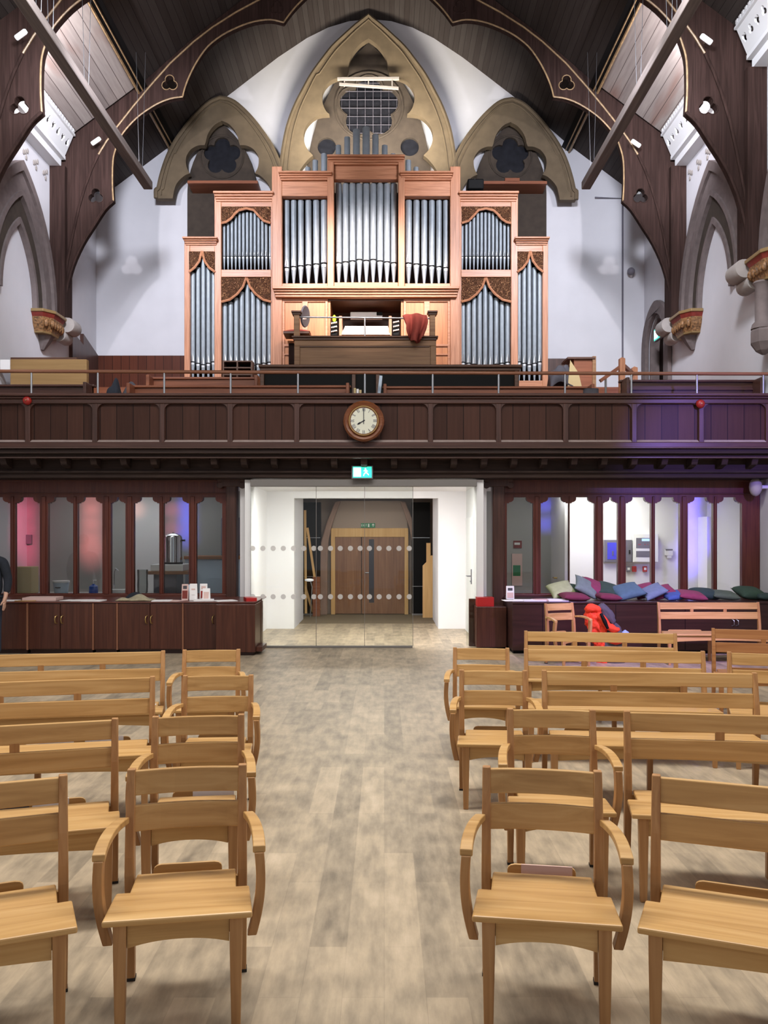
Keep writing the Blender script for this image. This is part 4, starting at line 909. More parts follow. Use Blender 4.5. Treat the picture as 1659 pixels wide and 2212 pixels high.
# ================================================================== glazed screens under the gallery
SY = 13.55
sx_ = lambda p: XX(p, SY)
sz_ = lambda p: ZZ(p, SY)
def screen(name, label, x0, x1, ops, posts):
    s = root(name, label, 'screen', (sx_((x0+x1)/2), SY, 0), 'glazed mahogany screens under the gallery')
    holes = []
    for a, b in ops:
        w = b-a; st = min(12, w*.24)
        top = 1074 if w > 40 else 1073
        pts = [(a, 1282), (a, 1087), (a+st*.4, 1087), (a+st*.4, 1085)]
        r = min(w*.27, 15)
        cxl, cyl = a+st*.4, 1085
        ctr = (a+b)/2; fl = w*.24 if w > 40 else 2
        for i in range(1, 6):
            t = i/5*PI/2; pts.append((cxl+(ctr-fl-cxl)*math.sin(t)**1.0, 1085-8*(1-math.cos(t))))
        pts += [(ctr-fl, 1074)]
        full = pts+[(2*ctr-x, y) for x, y in pts[::-1]]
        holes.append([(sx_(x), sz_(y)) for x, y in full])
    MB().poly([(sx_(x0), .0), (sx_(x1), .0), (sx_(x1), sz_(1036)), (sx_(x0), sz_(1036))], SY, SY+.09, holes).build('frame', M['redwood'], s)
    m = MB(); m.box(sx_(x0), sx_(x1), SY-.03, SY, sz_(1040), sz_(1036)); m.box(sx_(x0), sx_(x1), SY-.02, SY, sz_(1068), sz_(1065))
    m.build('head_moulding', M['redwoodx'], s, bevel=.006)
    MB().box(sx_(x0), sx_(x1), SY-.03, SY, sz_(1289), sz_(1284)).build('sill', M['redwoodx'], s, bevel=.006)
    for (a, b), (c, d) in zip(ops, ops[1:]):
        q = (b+c)/2; hw = (c-b)/2*.55
        MB().box(sx_(q-hw), sx_(q+hw), SY-.022, SY, sz_(1284), sz_(1072)).build('mullion', M['redwood'], s, bevel=.01)
    for a, b in ops:
        MB().box(sx_(a-1), sx_(b+1), SY+.04, SY+.048, sz_(1283), sz_(1073)).build('glass_pane', M['glass2'], s)
    for a, b in posts:
        MB().box(sx_(a), sx_(b), SY-.12, SY+.12, 0, sz_(1036)).build('end_post', M['mahz'], s, bevel=.02)
        m = MB(); m.box(sx_(a-18), sx_(b+18), SY-.13, SY+.13, sz_(1042), sz_(1034)); 
        m.box(sx_(a-10), sx_(b+10), SY-.13, SY+.13, sz_(1052), sz_(1040))
        for q, sg in ((a-13, 1), (b+13, -1)): m.lathe([(.001, -.13), (.055, -.13), (.055, .13), (.001, .13)], (sx_(q), SY, sz_(1049)), 14, 'y')
        m.build('bracket_head', M['mahz'], s, bevel=.008)
    return s
opsL = [(-112, -58), (-40, 22), (32, 86), (103, 158), (167, 221), (239, 271), (289, 344), (353, 408), (424, 480)]
screen('glazed_screen', 'dark red mahogany glazed screen left of the glass doors', XX(0, SY) and -85, 492, opsL, [(491, 513)])
opsR = [(1095, 1152), (1168, 1229), (1230.5, 1285), (1303, 1335), (1352, 1407), (1415, 1469), (1486, 1541), (1549, 1603)]
screen('glazed_screen', 'dark red mahogany glazed screen right of the glass doors', 1086, 1641, opsR, [(1062, 1088)])
# ------------------------------------------------------------------ glass sliding partition
GYD = 13.09
gx = lambda p: XX(p, GYD); gz = lambda p: ZZ(p, GYD)
gp = root('glass_partition', 'clear frameless glass sliding doors with two rows of frosted dots below the clock', 'glass door', (gx(786), GYD, 0))
MB().box(gx(541), gx(1030), GYD-.02, GYD+.10, gz(1051), gz(1036)).build('top_track', M['grail'], gp, bevel=.006)
MB().box(gx(566), gx(891), GYD-.02, GYD+.05, 0, .03).build('floor_track', M['grail'], gp, bevel=.004)
for i, (a, b) in enumerate(((541.5, 683), (683.6, 787.6), (788.4, 892))):
    p = MB().box(gx(a), gx(b), GYD, GYD+.012, .03, gz(1051)).build('glass_panel', M['glass'], gp)
    MB().box(gx(b-.5), gx(b+.5), GYD-.003, GYD+.014, .03, gz(1051)).build('edge_seal', M['grail'], p)
    cs_ = ([(546+i_*22) for i_ in range(7)], [692, 714, 735, 757, 778], [798, 819, 840, 862, 884])[i]
    for y in (1184.5, 1289):
        for x in cs_:
            MB().lathe([(.001, -.003), (.041, -.003), (.041, -.001), (.001, -.001)], (gx(x), GYD, gz(y)), 20, 'y').build('frosted_dot', M['frost'], p)
p = MB().box(gx(1008), gx(1030), GYD+.05, GYD+.062, .03, gz(1051)).build('glass_panel', M['glass'], gp)
for a, b, l in ((527, 541, 'white jamb left of the glass doors'), (1030, 1046, 'white jamb right of the glass doors')):
    MB().box(gx(a), gx(b), 13.16, 13.45, 0, 2.66).build('trim_jamb', M['white'], kind='structure', bevel=.005)
# ------------------------------------------------------------------ lobby
ld = root('white_door', 'white door with dark lever handle on the right side of the lobby', 'door', (1.55, 14.8, 0))
MB().box(1.52, 1.555, 14.25, 15.55, .01, 2.1).build('door_leaf', M['white'], ld, bevel=.004)
h = MB().box(1.505, 1.522, 14.38, 14.44, .93, 1.19).build('handle_plate', M['panelgrey'], ld, bevel=.004)
MB().tube([(1.51, 14.41, 1.07), (1.45, 14.41, 1.07), (1.44, 14.53, 1.07)], .011, 8).build('lever', M['panelgrey'], h)
MB().lathe([(.001, -.01), (.016, -.01), (.016, .01), (.001, .01)], (1.50, 14.41, .98), 10, 'x').build('thumb_turn', M['steel'], h)
DY = 18.7
dx = lambda p: XX(p, DY); dz = lambda p: ZZ(p, DY)
od = root('oak_double_door', 'pair of oak doors with one narrow dark window at the end of the lobby', 'door', (dx(800), DY, 0))
for a, b in ((752.5, 781), (782.5, 874)):
    pass
L = MB().box(dx(754), dx(780), DY, DY+.05, .02, dz(1142)); 
MB().box(dx(724), dx(780), DY, DY+.05, .02, dz(1160)).build('door_leaf', M['door'], od, bevel=.004)
r = MB().poly([(dx(782), .02), (dx(874), .02), (dx(874), dz(1160)), (dx(782), dz(1160))], DY, DY+.05, [[(dx(797), dz(1302)), (dx(808), dz(1302)), (dx(808), dz(1165)), (dx(797), dz(1165))]]).build('door_leaf', M['door'], od)
MB().box(dx(797), dx(808), DY+.02, DY+.03, dz(1302), dz(1165)).build('window_pane', M['paneldark'], r)
MB().tube([(dx(790), DY-.01, dz(1237)), (dx(790), DY-.06, dz(1237)), (dx(797), DY-.06, dz(1237))], .012, 8).build('lever_handle', M['steel'], r)
m = MB(); m.box(dx(715), dx(724), DY-.02, DY+.1, 0, dz(1141)); m.box(dx(874), dx(882), DY-.02, DY+.1, 0, dz(1141)); m.box(dx(715), dx(882), DY-.02, DY+.1, dz(1160), dz(1141))
m.build('door_frame', M['ply'], od, bevel=.006)
MB().box(dx(718), dx(880), DY-.01, DY+.08, dz(1141), dz(1082)).build('panel_above', plain('taupe_paint', '98877b', .8), od)
ar = root('stone_door_arch', 'pinkish stone arch jambs either side of the oak doors in the lobby', 'arch', (dx(800), DY, 0))
for sg in (1, -1):
    f = lambda x: 800+(x-800)*sg
    Lq = [(690, 1330), (690, 1225), (694, 1170), (706, 1130), (724, 1085), (737, 1082), (728, 1105), (716, 1140), (710, 1172), (708, 1225), (708, 1330)]
    MB().poly([(dx(f(x)), max(dz(y), .0)) for x, y in Lq], DY-.16, DY-.02).build('jamb', plain('pink_stone_%d' % (sg+1), '8d7468', .9, noise=.1, nscale=4), ar, bevel=.03)
sgn = root('exit_notice', 'small green and white exit notice with an up arrow over the oak doors', 'sign', at(795, 1135, DY-.04))
q = at(795, 1135, DY-.03)
MB().box(q[0]-.16, q[0]+.16, q[1]-.01, q[1]+.005, q[2]-.05, q[2]+.05).build('plate', M['signg'], sgn)
m = MB()
for k, ch in enumerate('EXIT'):
    x = q[0]-.145+k*.033; y = q[1]-.012; z0, z1 = q[2]-.02, q[2]+.025
    if ch == 'E': m.bar((x, y, z0), (x, y, z1), .006, .003, (0, 1, 0)); [m.bar((x, y, z), (x+.018, y, z), .006, .003, (0, 1, 0)) for z in (z0, (z0+z1)/2, z1)]
    if ch == 'X': m.bar((x, y, z0), (x+.02, y, z1), .006, .003, (0, 1, 0)).bar((x+.02, y, z0), (x, y, z1), .006, .003, (0, 1, 0))
    if ch == 'I': m.bar((x+.008, y, z0), (x+.008, y, z1), .006, .003, (0, 1, 0))
    if ch == 'T': m.bar((x+.008, y, z0), (x+.008, y, z1), .006, .003, (0, 1, 0)).bar((x-.004, y, z1), (x+.02, y, z1), .006, .003, (0, 1, 0))
m.box(q[0]+.0, q[0]+.03, q[1]-.014, q[1]-.01, q[2]-.035, q[2]+.035)
ax_ = q[0]+.115; m.bar((ax_, q[1]-.012, q[2]-.03), (ax_, q[1]-.012, q[2]+.03), .012, .003, (0, 1, 0)).bar((ax_-.025, q[1]-.012, q[2]+.005), (ax_, q[1]-.012, q[2]+.033), .012, .003, (0, 1, 0)).bar((ax_+.025, q[1]-.012, q[2]+.005), (ax_, q[1]-.012, q[2]+.033), .012, .003, (0, 1, 0))
m.build('lettering', M['white'], sgn)
KY = 18.5
kx = lambda p: XX(p, KY); kz = lambda p: ZZ(p, KY)
for (a, b, lb) in ((655, 692, 'black cupboard beside the oak doors, left side of lobby'), (890, 929, 'black shelving beside the oak doors, right side of lobby')):
    c = root('black_cupboard', lb, 'cupboard', (kx((a+b)/2), KY, 0), 'black cupboards in the lobby')
    MB().box(kx(a), kx(b), KY, KY+.25, .03, kz(1085)).build('body', M['black'], c)
    for y in (1161, 1245 if a < 800 else 1266): MB().box(kx(a if a > 800 else a+2), kx(b), KY-.03, KY, kz(y+1), kz(y)).build('metal_strip', M['steel'], c)
    MB().box(kx(a), kx(b), KY-.02, KY+.25, .0, .04).build('plinth', M['steel'], c)
ply = root('plywood_sheet', 'stepped plywood sheet leaning at the right side of the lobby passage', 'board', (XX(930, 17.9), 17.9, 0))
PYY = 17.9
MB().poly([(XX(x, PYY), max(0, ZZ(y, PYY))) for x, y in ((913, 1340), (913, 1222), (921, 1214), (921, 1173), (930, 1173), (930, 1200), (958, 1198), (958, 1340))], PYY, PYY+.02).build('sheet', M['ply'], ply)
for i, (a, b, lb) in enumerate((((661, 1325), (659, 1102), 'upright timber batten left in the lobby'), ((690, 1318), (664, 1140), 'leaning timber batten crossing the black cupboard in the lobby'), ((660, 1270), (676, 1322), 'short leaning timber batten low at the black cupboard in the lobby'))):
    MB().bar(at(a[0], a[1], 18.2+.06*i), at(b[0], b[1], 18.2+.06*i), .05, .03, (0, 1, 0)).build('timber_batten', M['ply'], label=lb, cat='batten', group='loose battens in the lobby')
dl = root('desk_lamp', 'small desk lamp with bright shade low in the lobby on left', 'lamp', at(668, 1262, 18.0))
q = at(668, 1253, 18.0)
MB().sphere(q, .10, .08, .035, 14, 8).build('shade', M['lampwhite'], dl, smooth=True)
MB().tube([(q[0]+.02, 18.0, q[2]), (q[0]+.06, 18.0, q[2]-.15), (q[0]+.02, 18.0, 0.0)], .012, 6).build('stem', M['steel'], dl)
MB().box(XX(676, 18.3), XX(692, 18.3), 18.2, 18.4, 0, ZZ(1246, 18.3)).build('small_table', M['pew'], bevel=.01, label='small brown stand beside the desk lamp in the lobby', cat='stand')
# ------------------------------------------------------------------ kitchen behind the left screen
KC = 13.95
MB().box(-6.7, -4.29, 13.72, 14.4, 0, .80).build('kitchen_counter', M['grey'], bevel=.01, label='grey kitchen counter behind the left glazed screen', cat='counter')
k = lambda x, y: at(x, y, KC)
bx = MB().box(XX(32, KC), XX(73, KC), KC-.1, KC+.2, .80, ZZ(1224, KC)).build('beige_box', M['yellowpaper'], bevel=.01, label='beige box behind the pink lit pane at far left', cat='box')
tb = root('white_tub', 'white plastic tub with lid behind the third pane from left', 'tub', (XX(132, KC), KC, .80))
MB().lathe([(.11, .80), (.13, .98), (.13, .99), (.001, .99)], (XX(132, KC), KC, 0), 20).build('body', M['paleblue'], tb, smooth=True)
MB().lathe([(.001, .985), (.14, .985), (.14, 1.015), (.001, 1.02)], (XX(132, KC), KC, 0), 20).build('lid', M['white'], tb, smooth=True)
MB().box(XX(126, KC), XX(137, KC), KC-.14, KC-.12, .90, .915).build('handle', M['black'], tb)
sp = root('soap_bottle', 'blue soap bottle with white pump behind the fourth pane from left', 'bottle', (XX(202, KC), KC, .80))
MB().lathe([(.07, .80), (.075, .82), (.07, .92), (.025, .95), (.02, .96)], (XX(202, KC), KC, 0), 16).build('body', M['blue'], sp, smooth=True)
MB().tube([(XX(202, KC), KC, .96), (XX(202, KC), KC, 1.02), (XX(208, KC), KC, 1.02)], .01, 6).build('pump', M['white'], sp)
MB().box(XX(239, KC), XX(272, KC), KC-.08, KC+.1, .80, ZZ(1273, KC)).build('white_tray', M['white'], bevel=.01, label='white tray behind the narrow pane of left screen', cat='tray')
tp = root('tap', 'curved chrome tap behind the narrow pane of the left screen', 'tap', (XX(236, KC), 14.2, .80))
MB().tube([(XX(236, KC), 14.2, .80), (XX(236, KC), 14.2, 1.15), (XX(240, KC), 14.2, 1.21), (XX(245, KC), 14.2, 1.17)], .012, 8).build('spout', M['chrome'], tp, smooth=True)
MB().lathe([(.03, .80), (.03, .83), (.015, .84)], (XX(236, KC), 14.2, 0), 12).build('base', M['chrome'], tp)
va = root('glass_vase', 'clear glass vase behind the sixth pane of the left screen', 'vase', (XX(308, KC), KC, .80))
MB().box(XX(283, KC), XX(332, KC), 13.72, 14.08, 0, .80).build('side_shelf', M['grey'], label='grey counter end under the glass vase', cat='counter')
MB().lathe([(.07, .80), (.085, .82), (.09, .95), (.085, 1.05), (.09, 1.2), (.084, 1.2), (.08, 1.05), (.084, .95), (.08, .83), (.01, .82)], (XX(308, KC), KC, 0), 20).build('body', M['glass2'], va, smooth=True)
kc = root('kitchen_cabinet', 'dark kitchen cabinet with pale worktop under the steel urn', 'cabinet', (XX(368, 14.3), 14.3, 0))
MB().box(XX(335, 14.3), XX(384, 14.3), 14.2, 14.7, 0, ZZ(1240, 14.3)).build('body', M['panelgrey'], kc, bevel=.006)
MB().box(XX(322, 14.3), XX(412, 14.3), 14.1, 14.8, ZZ(1240, 14.3), ZZ(1233, 14.3)).build('worktop', M['oakd'], kc, bevel=.006)
MB().box(XX(330, 14.3), XX(400, 14.3), 14.15, 14.75, ZZ(1233, 14.3), ZZ(1219, 14.3)).build('white_slab', M['white'], label='white slab under the steel urn', cat='slab', bevel=.01)
ur = root('water_urn', 'tall polished steel water urn behind the left screen', 'urn', (XX(374, 14.45), 14.45, ZZ(1219, 14.45)))
uz0, uz1 = ZZ(1219, 14.3), ZZ(1153, 14.3); uc = (XX(374, 14.45), 14.45, 0); R_ = .155
MB().lathe([(.001, uz0+.03), (R_, uz0+.03), (R_, uz1-.07), (R_*.9, uz1-.03), (.001, uz1-.03)], uc, 28).build('body', M['chrome'], ur, smooth=True)
MB().lathe([(R_+.01, uz0), (R_+.012, uz0+.035), (.01, uz0+.035)], uc, 24).build('base', M['black'], ur)
MB().lathe([(R_*.92, uz1-.035), (R_*.6, uz1), (.02, uz1+.01), (.02, uz1+.025), (.001, uz1+.03)], uc, 24).build('lid', M['chrome'], ur, smooth=True)
for s in (-1, 1): MB().box(min(uc[0]+s*(R_-.01), uc[0]+s*(R_+.05)), max(uc[0]+s*(R_-.01), uc[0]+s*(R_+.05)), 14.42, 14.48, uz1-.13, uz1-.10).build('handle', M['black'], ur)
cn = root('low_counter', 'pale lilac counter front with brown worktop behind the last left pane', 'counter', (XX(450, 14.9), 14.9, 0))
MB().box(XX(400, 14.9), -2.40, 14.9, 15.5, 0, ZZ(1208, 14.9)).build('front', M['paleblue'], cn)
MB().box(XX(398, 14.9), -2.37, 14.85, 15.55, ZZ(1208, 14.9), ZZ(1201, 14.9)).build('worktop', M['oakd'], cn, bevel=.008)
MB().box(XX(56, 15.75), XX(68, 15.75), 15.74, 15.8, ZZ(1175, 15.75), ZZ(1155, 15.75)).build('wall_switch', M['panelgrey'], bevel=.006, label='small grey wall unit seen through the pink lit pane', cat='switch')
MB().box(-3.0, -2.42, 15.2, 15.5, ZZ(1200, 15.3), ZZ(1118, 15.3)).build('dark_appliance', M['panelgrey'], bevel=.02, label='dark grey appliance on the counter seen beside the left post', cat='appliance')
# ------------------------------------------------------------------ office behind the right screen
OYY = 15.79
wx = lambda p: XX(p, OYY); wz = lambda p: ZZ(p, OYY)
wb = lambda m, x0, x1, y0, y1, d: m.box(wx(x0), wx(x1), OYY-d, OYY, wz(y1), wz(y0))
cu_ = root('fuse_cabinet', 'grey metal wall cabinet with glass door lit blue behind right screen', 'wall cabinet', at(1334, 1190, OYY))
wb(MB(), 1303, 1362, 1166, 1214, .1).build('frame', M['panelgrey'], cu_, bevel=.008)
wb(MB(), 1309, 1345, 1172, 1208, .105).build('door_glass', plain('blue_lit_glass', '4a4ad0', .15), cu_)  # blue light falling on the glass is put into its colour
wb(MB(), 1319, 1322, 1190, 1200, .11).build('keys', M['steel'], cu_)
wb(MB(), 1355, 1358, 1188, 1196, .112).build('latch', M['black'], cu_)
fp = root('fire_alarm', 'white fire alarm panel with blue lit display behind right screen', 'control panel', at(1391, 1182, OYY))
wb(MB(), 1364, 1418, 1153, 1214, .12).build('housing', M['white'], fp, bevel=.01)
wb(MB(), 1370, 1408, 1162, 1184, .125).build('upper_fascia', M['panelgrey'], fp)
wb(MB(), 1370, 1408, 1190, 1203, .125).build('lower_fascia', M['panelgrey'], fp)
wb(MB(), 1382, 1400, 1163.5, 1169, .128).build('display', M['lcd'], fp)
for x in (1375, 1378, 1388, 1394): wb(MB(), x, x+1.5, 1175, 1177, .128).build('button', M['red'], fp)
for x, c, l in ((1352, 'panelgrey', 'small grey call button under the fuse cabinet'), (1364.5, 'red', 'left red alarm call point under the white alarm panel'), (1387.5, 'red', 'right red alarm call point under the white alarm panel')):
    cp = root('call_point', l, 'call point', at(x+4, 1228, OYY), 'call points on the office wall')
    wb(MB(), x, x+9, 1223, 1235, .05).build('housing', M[c], cp, bevel=.006)
    wb(MB(), x+2, x+7, 1226, 1231, .053).build('button', M['white' if x != 1364.5 else 'bellred'], cp)
th = root('wall_phone', 'small white intercom unit on the office wall right of the alarm panel', 'intercom', at(1443, 1193, OYY))
wb(MB(), 1435, 1452, 1187, 1200, .05).build('housing', M['white'], th, bevel=.008); wb(MB(), 1440, 1449, 1199, 1206, .045).build('lower_block', M['white'], th, bevel=.006); wb(MB(), 1436, 1451, 1186, 1189, .055).build('dark_trim', M['panelgrey'], th)
MB().box(wx(1508), 6.14, 15.35, 15.8, 0, wz(1117)).build('office_cupboard', M['lobby'], bevel=.006, label='tall white cupboard at the right end of the office', cat='cupboard')
for x0, x1, y0, y1, c, l in ((1109, 1127, 1168, 1184, 'redpaint', 'small red and white poster on the grey wall behind first right pane'), (1106, 1128, 1196, 1265, 'pinkpaper', 'tall pale poster with green patch on the grey wall behind first right pane')):
    po = root('poster', l, 'poster', at((x0+x1)/2, y1, OYY)); wb(MB(), x0, x1, y0, y1, .01).build('sheet', M[c], po)
    wb(MB(), x0+2, x1-4, y0+(4 if y1 < 1190 else 25), y0+(9 if y1 < 1190 else 48), .013).build('printed_block', M['white' if y1 < 1190 else 'signg'], po)
MB().tube([(3.17, 15.2, 1.0), (3.12, 15.2, 1.0), (3.12, 15.3, 1.0)], .015, 8).build('door_handle', M['brass'], label='small brass knob on the white wall end behind right screen', cat='knob')
# ------------------------------------------------------------------ cabinets below the screens
CY = 12.4
cxp = lambda p: XX(p, CY)
TOP = ZZ(1303, CY)
def cabinet(x0, x1, doors, label, strips=True):
    c = root('low_cabinet', label, 'cabinet', (cxp((x0+x1)/2), CY, 0), 'low mahogany cabinets left of the doors')
    MB().box(cxp(x0)+.002, cxp(x1)-.002, CY+.02, 13.4, .06, TOP-.002).build('body', M['cab'], c)
    MB().box(cxp(x0)+.01, cxp(x1)-.01, CY+.06, 13.4, 0, .06).build('plinth', M['cabdark'], c)
    n = len(doors)
    for i, hd in enumerate(doors):
        a = x0+(x1-x0)*i/n; b = x0+(x1-x0)*(i+1)/n
        d = MB().box(cxp(a)+.006, cxp(b)-.006, CY, CY+.02, .075, TOP-.012).build('door', M['cab'], c, bevel=.003)
        if hd is not None:
            q = cxp(hd)
            MB().tube([(q+.008, CY, .575), (q-.006, CY-.035, .56), (q-.012, CY-.04, .52), (q-.006, CY-.035, .47), (q+.008, CY, .455)], .008, 8).build('handle', M['brass'], d, smooth=True)
    return c
cabinet(-95, 57, [None, None], 'mahogany low cabinet at the far left edge of the photo')
cabinet(61, 199, [122, 135], 'mahogany low cabinet with two brass handles nearer the left edge')
cabinet(203, 251, [None], 'narrow plain mahogany cabinet between the two double-door cabinets')
cabinet(255, 393, [317, 328], 'mahogany low cabinet with two brass handles nearer the glass doors')
cabinet(397, 470, [461], 'mahogany low cabinet with one brass handle at its right side')
for x in (59, 201, 253, 395): MB().box(cxp(x-2), cxp(x+2), CY-.004, CY+.05, .06, TOP-.004).build('cabinet_strip', M['cabedge'], label={59: 'pale edge strip nearest the left of the photo between two mahogany cabinets', 201: 'pale edge strip left of the narrow plain cabinet', 253: 'pale edge strip right of the narrow plain cabinet', 395: 'pale edge strip left of the single-handle cabinet'}[x], cat='trim', group='edge strips of the cabinets')
MB().box(cxp(-95), cxp(552), CY-.012, 13.52, TOP, TOP+.022).build('worktop', M['cabx'], bevel=.005, label='long mahogany worktop along the low cabinets left of the doors', cat='worktop')
eb_ = root('end_cabinet', 'plain mahogany end cabinet with leaflet slot beside the glass doors', 'cabinet', (cxp(510), CY-.1, 0))
MB().box(cxp(472), XX(551, 12.2), 12.2, 13.0, .05, TOP-.003).build('body', M['cab'], eb_, bevel=.006)
MB().box(XX(480, 12.2), XX(545, 12.2), 12.25, 13.0, 0, .05).build('plinth', M['cabdark'], eb_)
MB().box(XX(551, 12.2), XX(566, 12.85), 12.78, 12.86, .05, TOP+.04).build('rear_panel', M['cab'], eb_, bevel=.006)
MB().box(XX(551, 12.2), XX(551, 12.2)+.09, 12.3, 12.78, .05, .12).build('bottom_shelf', M['cab'], eb_, bevel=.004)
def sheet(name, mat, x, Y, z, w, d, rz, label, cat='paper', group=None, th=.004):
    m = MB().box(-w/2, w/2, -d/2, d/2, 0, th); r = Matrix.Translation((x, Y, z)) @ Matrix.Rotation(rz, 4, 'Z'); m.v = [tuple(r @ Vector(v)) for v in m.v]
    return m.build(name, mat, label=label, cat=cat, group=group)
TZ = TOP+.0225
sheet('red_folder', M['red'], XX(540, 12.6), 12.62, TZ, .16, .3, .3, 'bright red folder at the right end of the left worktop', 'folder', th=.05)
for x, w, rz, l, c in ((18, .3, .1, 'white paper stack at the far left of the worktop', 'paper'), (150, .22, -.2, 'white leaflet in front of the fourth left pane', 'paper'), (178, .3, .1, 'white papers spread beside the dark scarf, left of it', 'paper'), (205, .3, -.05, 'white sheet just left of the dark scarf', 'paper'), (352, .28, .1, 'white paper right of the dark scarf', 'paper'), (380, .22, -.3, 'white leaflet left of the standing cards', 'pinkpaper'), (440, .3, .2, 'white papers right of the standing cards', 'paper'), (487, .32, .5, 'white paper sliding towards the red folder', 'paper')):
    sheet('paper', M[c], XX(x, 12.6), 12.6+random.uniform(-.05, .1), TZ, w, .25, rz, l, 'paper', 'papers on the left worktop', th=random.uniform(.004, .02))
bk_ = sheet('plastic_folder', M['pinkpaper'], XX(90, 12.7), 12.75, TZ, .5, .35, .06, 'thick pale pink plastic folder on the left worktop below the third pane', 'folder', th=.045)
sheet('wooden_ruler', M['oakx'], XX(55, 12.5), 12.5, TZ, .3, .05, .15, 'thin tan wooden strip on the worktop left of the pink folder', 'ruler', th=.01)
def scarf(u, v):
    x = XX(256+75*u, 12.65); return (x, 12.5+.3*v, TZ+.008+.09*(math.sin(PI*u)**.7*math.sin(PI*v)**.7)*(.6+.4*math.sin(9*u+4*v)))
sc2 = MB().grid(lambda u, v: scarf(min(max(u, .001), .999), min(max(v, .001), .999)), 26, 12).build('scarf', plain('cream_scarf', 'a39a80', .9, noise=.2, nscale=20), smooth='all', solid=.012, label='cream knitted scarf lying crumpled on the left worktop', cat='scarf')
def glv(u, v):
    return (XX(272+40*u, 12.85), 12.76+.2*v, TZ+.01+.10*math.sin(PI*min(max(u, .001), .999))**.6*math.sin(PI*min(max(v, .001), .999))**.6)
MB().grid(glv, 14, 8).build('dark_hat', M['navy'], smooth='all', solid=.01, label='dark woollen hat behind the cream scarf on the left worktop', cat='hat')
def card(x0, x1, y0, Y, mat, label, blocks):
    c = root('standing_card', label, 'card', (XX((x0+x1)/2, Y), Y, TZ), 'cards standing on the worktops')
    zt = ZZ(y0, Y); a, b = XX(x0, Y), XX(x1, Y)
    m = MB(); m.add([(a, Y, TZ), (b, Y, TZ), (b, Y+.03, zt), (a, Y+.03, zt), (a, Y+.07, TZ), (b, Y+.07, TZ)], [(0, 1, 2, 3), (5, 4, 3, 2), (0, 3, 4), (1, 5, 2)]); m.build('card', M[mat], c)
    for f0, f1, g0, g1, bm_ in blocks:
        za, zb = TZ+(zt-TZ)*g0, TZ+(zt-TZ)*g1; ya, yb = Y+.03*g0-.003, Y+.03*g1-.003; xa, xb = a+(b-a)*f0, a+(b-a)*f1
        MB().add([(xa, ya, za), (xb, ya, za), (xb, yb, zb), (xa, yb, zb)], [(0, 1, 2, 3)]).build('printed_block', M[bm_], c, solid=.001)
card(392, 406, 1262, 12.7, 'pinkpaper', 'leftmost standing leaflet with brown and pink print on left worktop', [(.1, .9, .1, .6, 'redpaint'), (.2, .8, .7, .9, 'greycloth')])
card(401, 409, 1263, 12.85, 'paleblue', 'slim pale blue leaflet standing behind the brown printed one', [(.2, .8, .6, .9, 'white')])
card(409, 425, 1261, 12.7, 'paper', 'plain white standing card with small grey print on left worktop', [(.25, .75, .62, .7, 'pinkpaper'), (.3, .7, .3, .34, 'dot')])
card(431, 447, 1261, 12.8, 'paper', 'white standing card with red print on the left worktop', [(.15, .8, .1, .55, 'bellred'), (.2, .8, .65, .85, 'pinkpaper')])
card(437, 453, 1271, 12.65, 'paper', 'rightmost standing card, small with pink print, on left worktop', [(.15, .85, .15, .7, 'pinkpaper')])
# right counter
rc = root('long_counter', 'long dark mahogany counter under the right glazed screen, topped with cushions', 'counter', (cxp(1380), CY, 0))
MB().box(cxp(1107), 6.1, CY, 13.4, .05, TOP-.01).build('body', M['cabdark'], rc, bevel=.004)
MB().box(cxp(1107), 6.1, CY-.02, 13.5, TOP-.01, TOP+.022).build('counter_top', M['cabdark'], rc, bevel=.005)
MB().box(cxp(1110), 6.1, CY+.05, 13.4, 0, .05).build('plinth', M['black'], rc)
for x in (1172, 1330, 1480): MB().box(cxp(x)-.004, cxp(x)+.004, CY-.003, CY+.01, .06, TOP-.02).build('door_gap', M['black'], rc)
for x in (1581, 1590): MB().tube([(cxp(x), CY, .52), (cxp(x)+.02, CY-.035, .50), (cxp(x)+.02, CY-.035, .44), (cxp(x), CY, .42)], .007, 8).build('handle', M['steel'], rc, smooth=True)
lb_ = root('leaflet_stand', 'brown mahogany leaflet stand with red folder beside the right counter', 'stand', (XX(1065, 13.0), 13.0, 0))
MB().box(XX(1029, 12.92), cxp(1107)-.01, 12.92, 13.38, .03, .66).build('body', M['cab'], lb_, bevel=.006)
MB().box(XX(1013, 13.3), XX(1032, 13.3), 13.28, 13.36, .0, .76).build('side_panel', M['cab'], lb_, bevel=.006)
MB().box(XX(1036, 12.92), cxp(1100)-.01, 12.96, 13.36, 0, .03).build('plinth', M['cabdark'], lb_)
sheet('red_folder', M['red'], XX(1047, 13.1), 13.1, .662, .26, .25, .0, 'bright red folder on the leaflet stand right of the glass doors', 'folder', th=.14)
card(1094, 1111, 1266, 12.9, 'paper', 'white and pink standing card at the left end of the right counter', [(.1, .9, .1, .5, 'pinkpaper'), (.2, .8, .65, .85, 'greycloth')])
for i, (x, w, rz) in enumerate(((1108, .3, .1), (1130, .28, -.2), (1152, .34, .05), (1176, .3, .2), (1205, .3, -.1))):
    sheet('paper', M['paper' if i != 3 else 'pinkpaper'], XX(x, 12.6), 12.6+.05*(i % 2), TZ, w, .24, rz, ['white paper nearest the standing card on right counter', 'second white paper from the standing card on right counter', 'white paper in the middle of the right counter papers', 'pale pink paper near the cushions on right counter', 'white paper touching the green cushion on right counter'][i], 'paper', 'papers on the right counter', th=.006+.004*i)
